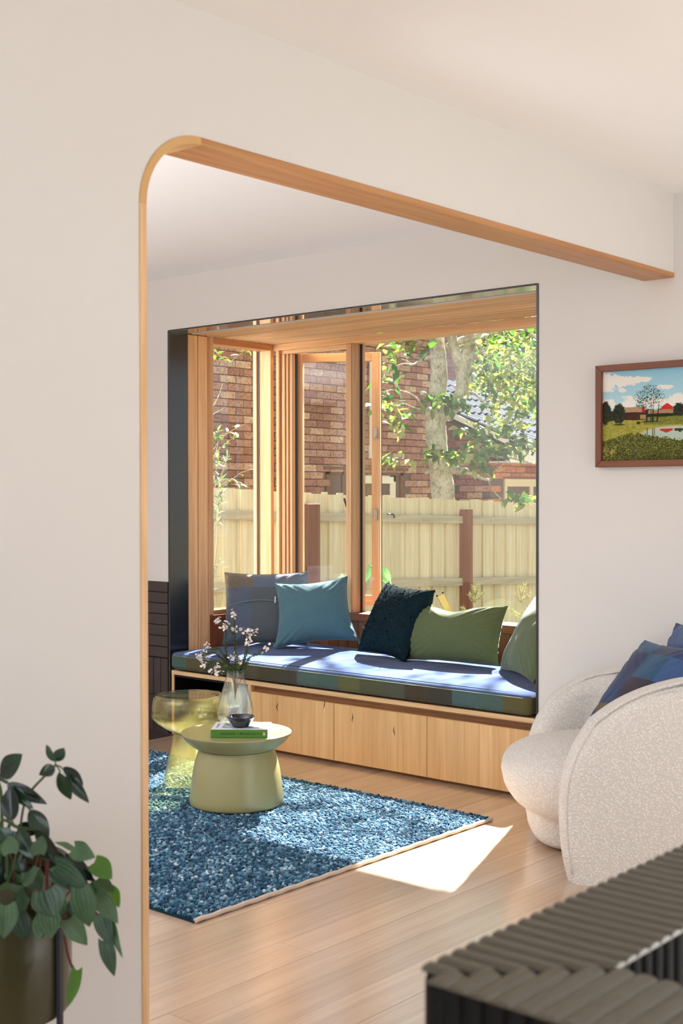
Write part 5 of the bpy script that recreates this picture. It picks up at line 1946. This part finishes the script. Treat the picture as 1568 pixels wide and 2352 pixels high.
# ---- silvery shrub outside the side window
LO = leafmat('olive_leaf', lin(92, 112, 92), lin(144, 158, 136), .5, .25)
LK = leafmat('fresh_leaf', lin(84, 112, 62), lin(136, 150, 92), .4, .3)
SD = 8.3
sb = at(495, 1400, SD)
shrub = thing('shrub', (sb[0], sb[1], -.5), 'thin silvery green shrub with narrow leaves outside the side window', 'shrub')
narrow = leaf_mesh('narrow_leaf', .062, .012, LO)
broad = leaf_mesh('fresh_leaf', .055, .024, LK)
twm = plain('twig', lin(176, 160, 128), .8, .2)
TW_ = [([(486, 1900), (484, 1600), (488, 1330)], .006, 'x', 0), ([(488, 1330), (497, 1250), (500, 1150), (506, 1100), (518, 1065), (526, 1045)], .005, 'n', 34), ([(486, 1240), (500, 1180), (512, 1130)], .004, 'n', 26), ([(480, 1420), (492, 1320), (510, 1288)], .003, 'n', 14),
       ([(480, 1200), (492, 1120), (520, 1100), (545, 1110), (550, 1112)], .003, 'b', 12), ([(480, 1190), (500, 1130), (535, 1100), (555, 1085), (590, 1075)], .003, 'b', 7),
       ([(480, 1065), (500, 1035), (530, 1010), (548, 998)], .003, 'b', 16), ([(482, 1045), (510, 1005), (540, 985), (566, 972)], .003, 'b', 6), ([(482, 1080), (500, 1020), (496, 990)], .003, 'b', 14),
       ([(484, 940), (497, 920), (505, 900), (512, 880)], .004, 'x', 0), ([(484, 955), (500, 945), (518, 935)], .003, 'x', 0), ([(486, 800), (500, 812), (520, 830)], .003, 'b', 10), ([(530, 830), (560, 808), (580, 800)], .003, 'b', 7), ([(486, 1110), (494, 1090), (500, 1060)], .003, 'b', 14)]
for pix, r, kd, cnt in TW_:
    P = crom([at(a, b, SD + random.uniform(-.05, .05)) for a, b in pix], 6)
    O('stem', MB().tube(P, [r * (1 - .6 * i / len(P)) for i in range(len(P))], 6), twm, shrub, smooth=60)
    for k in range(cnt):
        p = P[min(len(P) - 1, int(len(P) * random.uniform(.25, 1)))] + RNG.normal(0, .008, 3)
        s = random.uniform(.7, 1.25)
        inst('leaf', narrow if kd == 'n' else broad, p, shrub, (random.uniform(-.5, .5), random.gauss(-.7 if kd == 'n' else .1, .5), random.uniform(0, 6.28)), (s, s, s))

# ---- fig-like seedling by the open casement
fg = at(880, 1420, 8.0)
figp = thing('seedling', (fg[0], fg[1], -.5), 'young plant with broad blue green leaves beside the open casement', 'plant')
LFg = leafmat('broad_leaf', lin(92, 140, 120), lin(140, 178, 128), .4, .4)
for bx, by, tx, ty, w in ((876, 1308, 896, 1345, 26), (872, 1292, 876, 1312, 8), (894, 1338, 896, 1356, 14), (850, 1300, 842, 1336, 16), (792, 1322, 784, 1362, 24), (790, 1336, 778, 1326, 12), (788, 1395, 781, 1370, 14)):
    a, b = at(bx, by, 7.9), at(tx, ty, 7.85)
    O('leaf', MB().grid(leaf_grid(a, b, w * 8 / FPX, 'heart', -FW + RNG.normal(0, .3, 3), .1, .12)), LFg, figp, smooth=180)
for pix in ([(872, 1820), (872, 1450), (874, 1380), (874, 1300)], [(874, 1330), (862, 1310), (851, 1300)], [(874, 1340), (885, 1330), (894, 1338)], [(790, 1460), (792, 1390), (792, 1322)], [(872, 1420), (830, 1410), (790, 1395)]):
    O('stem', MB().tube(crom([at(a, b, 7.9) for a, b in pix], 4), .004, 6), twm, figp, smooth=60)

# ---- wispy young shrubs at the foot of the fence
needle = leafmat('needle_leaf', lin(104, 112, 82), lin(168, 164, 132), .6, .12)
for nm, cx, top, lab in (('wispy_shrub', 1092, 1345, 'wispy young shrub in front of the fence post, above the green cushion'), ('wispy_shrub', 1198, 1352, 'wispy young shrub right of the fence post, by the right jamb of the bay')):
    b0 = at(cx, 1470, 8.6)
    ws = thing(nm, (b0[0], b0[1], -.5), lab, 'shrub')
    P = crom([at(cx - 1, 1735, 8.6), at(cx - 2, 1470, 8.6), at(cx, 1420, 8.6), at(cx, 1380, 8.6), at(cx - 4, top, 8.6)], 6)
    O('stem', MB().tube(P, [.006 - .00018 * i for i in range(len(P))], 6), twm, ws, smooth=60)
    nb = MB()
    for k, (sx_, sy_, ex, ey) in enumerate(((0, 1415, -28, 1398), (0, 1410, 30, 1396), (0, 1385, -12, 1366), (0, 1378, 18, 1362), (0, 1372, -6, 1348), (0, 1368, 6, 1345), (-2, 1425, 20, 1422))):
        q = crom([at(cx + sx_, sy_, 8.6), at(cx + (sx_ + ex) / 2, (sy_ + ey) / 2 + 3, 8.58), at(cx + ex, ey, 8.55)], 6)
        O('stem', MB().tube(q, .0022, 5), twm, ws, smooth=60)
        for i in range(60):
            j = random.randrange(len(q) - 1)
            p = q[j] + (q[j + 1] - q[j]) * random.random()
            d = (q[-1] - q[0]) / np.linalg.norm(q[-1] - q[0]) + RNG.normal(0, .45, 3)
            d /= np.linalg.norm(d)
            s = np.cross(d, FW)
            s = s / np.linalg.norm(s) * .0016
            l = random.uniform(.03, .05)
            nb.add([p - s, p + s, p + d * l], [(0, 1, 2)])
    O('needles', nb, needle, ws, kind='stuff')
gr = MB()
gm = leafmat('grass_blade', lin(110, 132, 66), lin(170, 176, 104), .5, .4)
for k in range(90):
    cx = random.choice((506, 522, 528, 880, 985)) + random.gauss(0, 5)
    q = at(cx + random.gauss(0, 6), random.uniform(1350, 1420), 9.3)
    p = np.array([q[0] + random.gauss(0, .06), q[1] + random.gauss(0, .06), -.5])
    s = RT * .0025
    gr.add([p - s, p + s, (p + q) / 2 + s * .8 + RNG.normal(0, .01, 3), q], [(0, 1, 2), (0, 2, 3)])
g0 = O('grass', gr, gm, label='tufts of thin grass growing along the foot of the paling fence', cat='grass', kind='stuff')

# ---- brass-coloured fitting behind the green cushion
brass = plain('polished_brass', lin(226, 200, 120), .18, .5, metal=1.0)
la = at(1020, 1384, 6.62)
lamp = thing('brass_fitting', tuple(la), 'brass coloured box-shaped fitting tilted behind the olive green oblong cushion', 'fitting', rot=(math.radians(-8), math.radians(-28), YAW))
O('case', MB().box(-.020, .020, -.014, .014, -.16, .045), brass, lamp, local=True, bev=.002)
O('end_cap', MB().box(-.022, -.012, -.016, .016, .0455, .052).box(.012, .022, -.016, .016, .0455, .052), M['gasket'], lamp, local=True, bev=.001, segs=1)
bpy.context.view_layer.update()
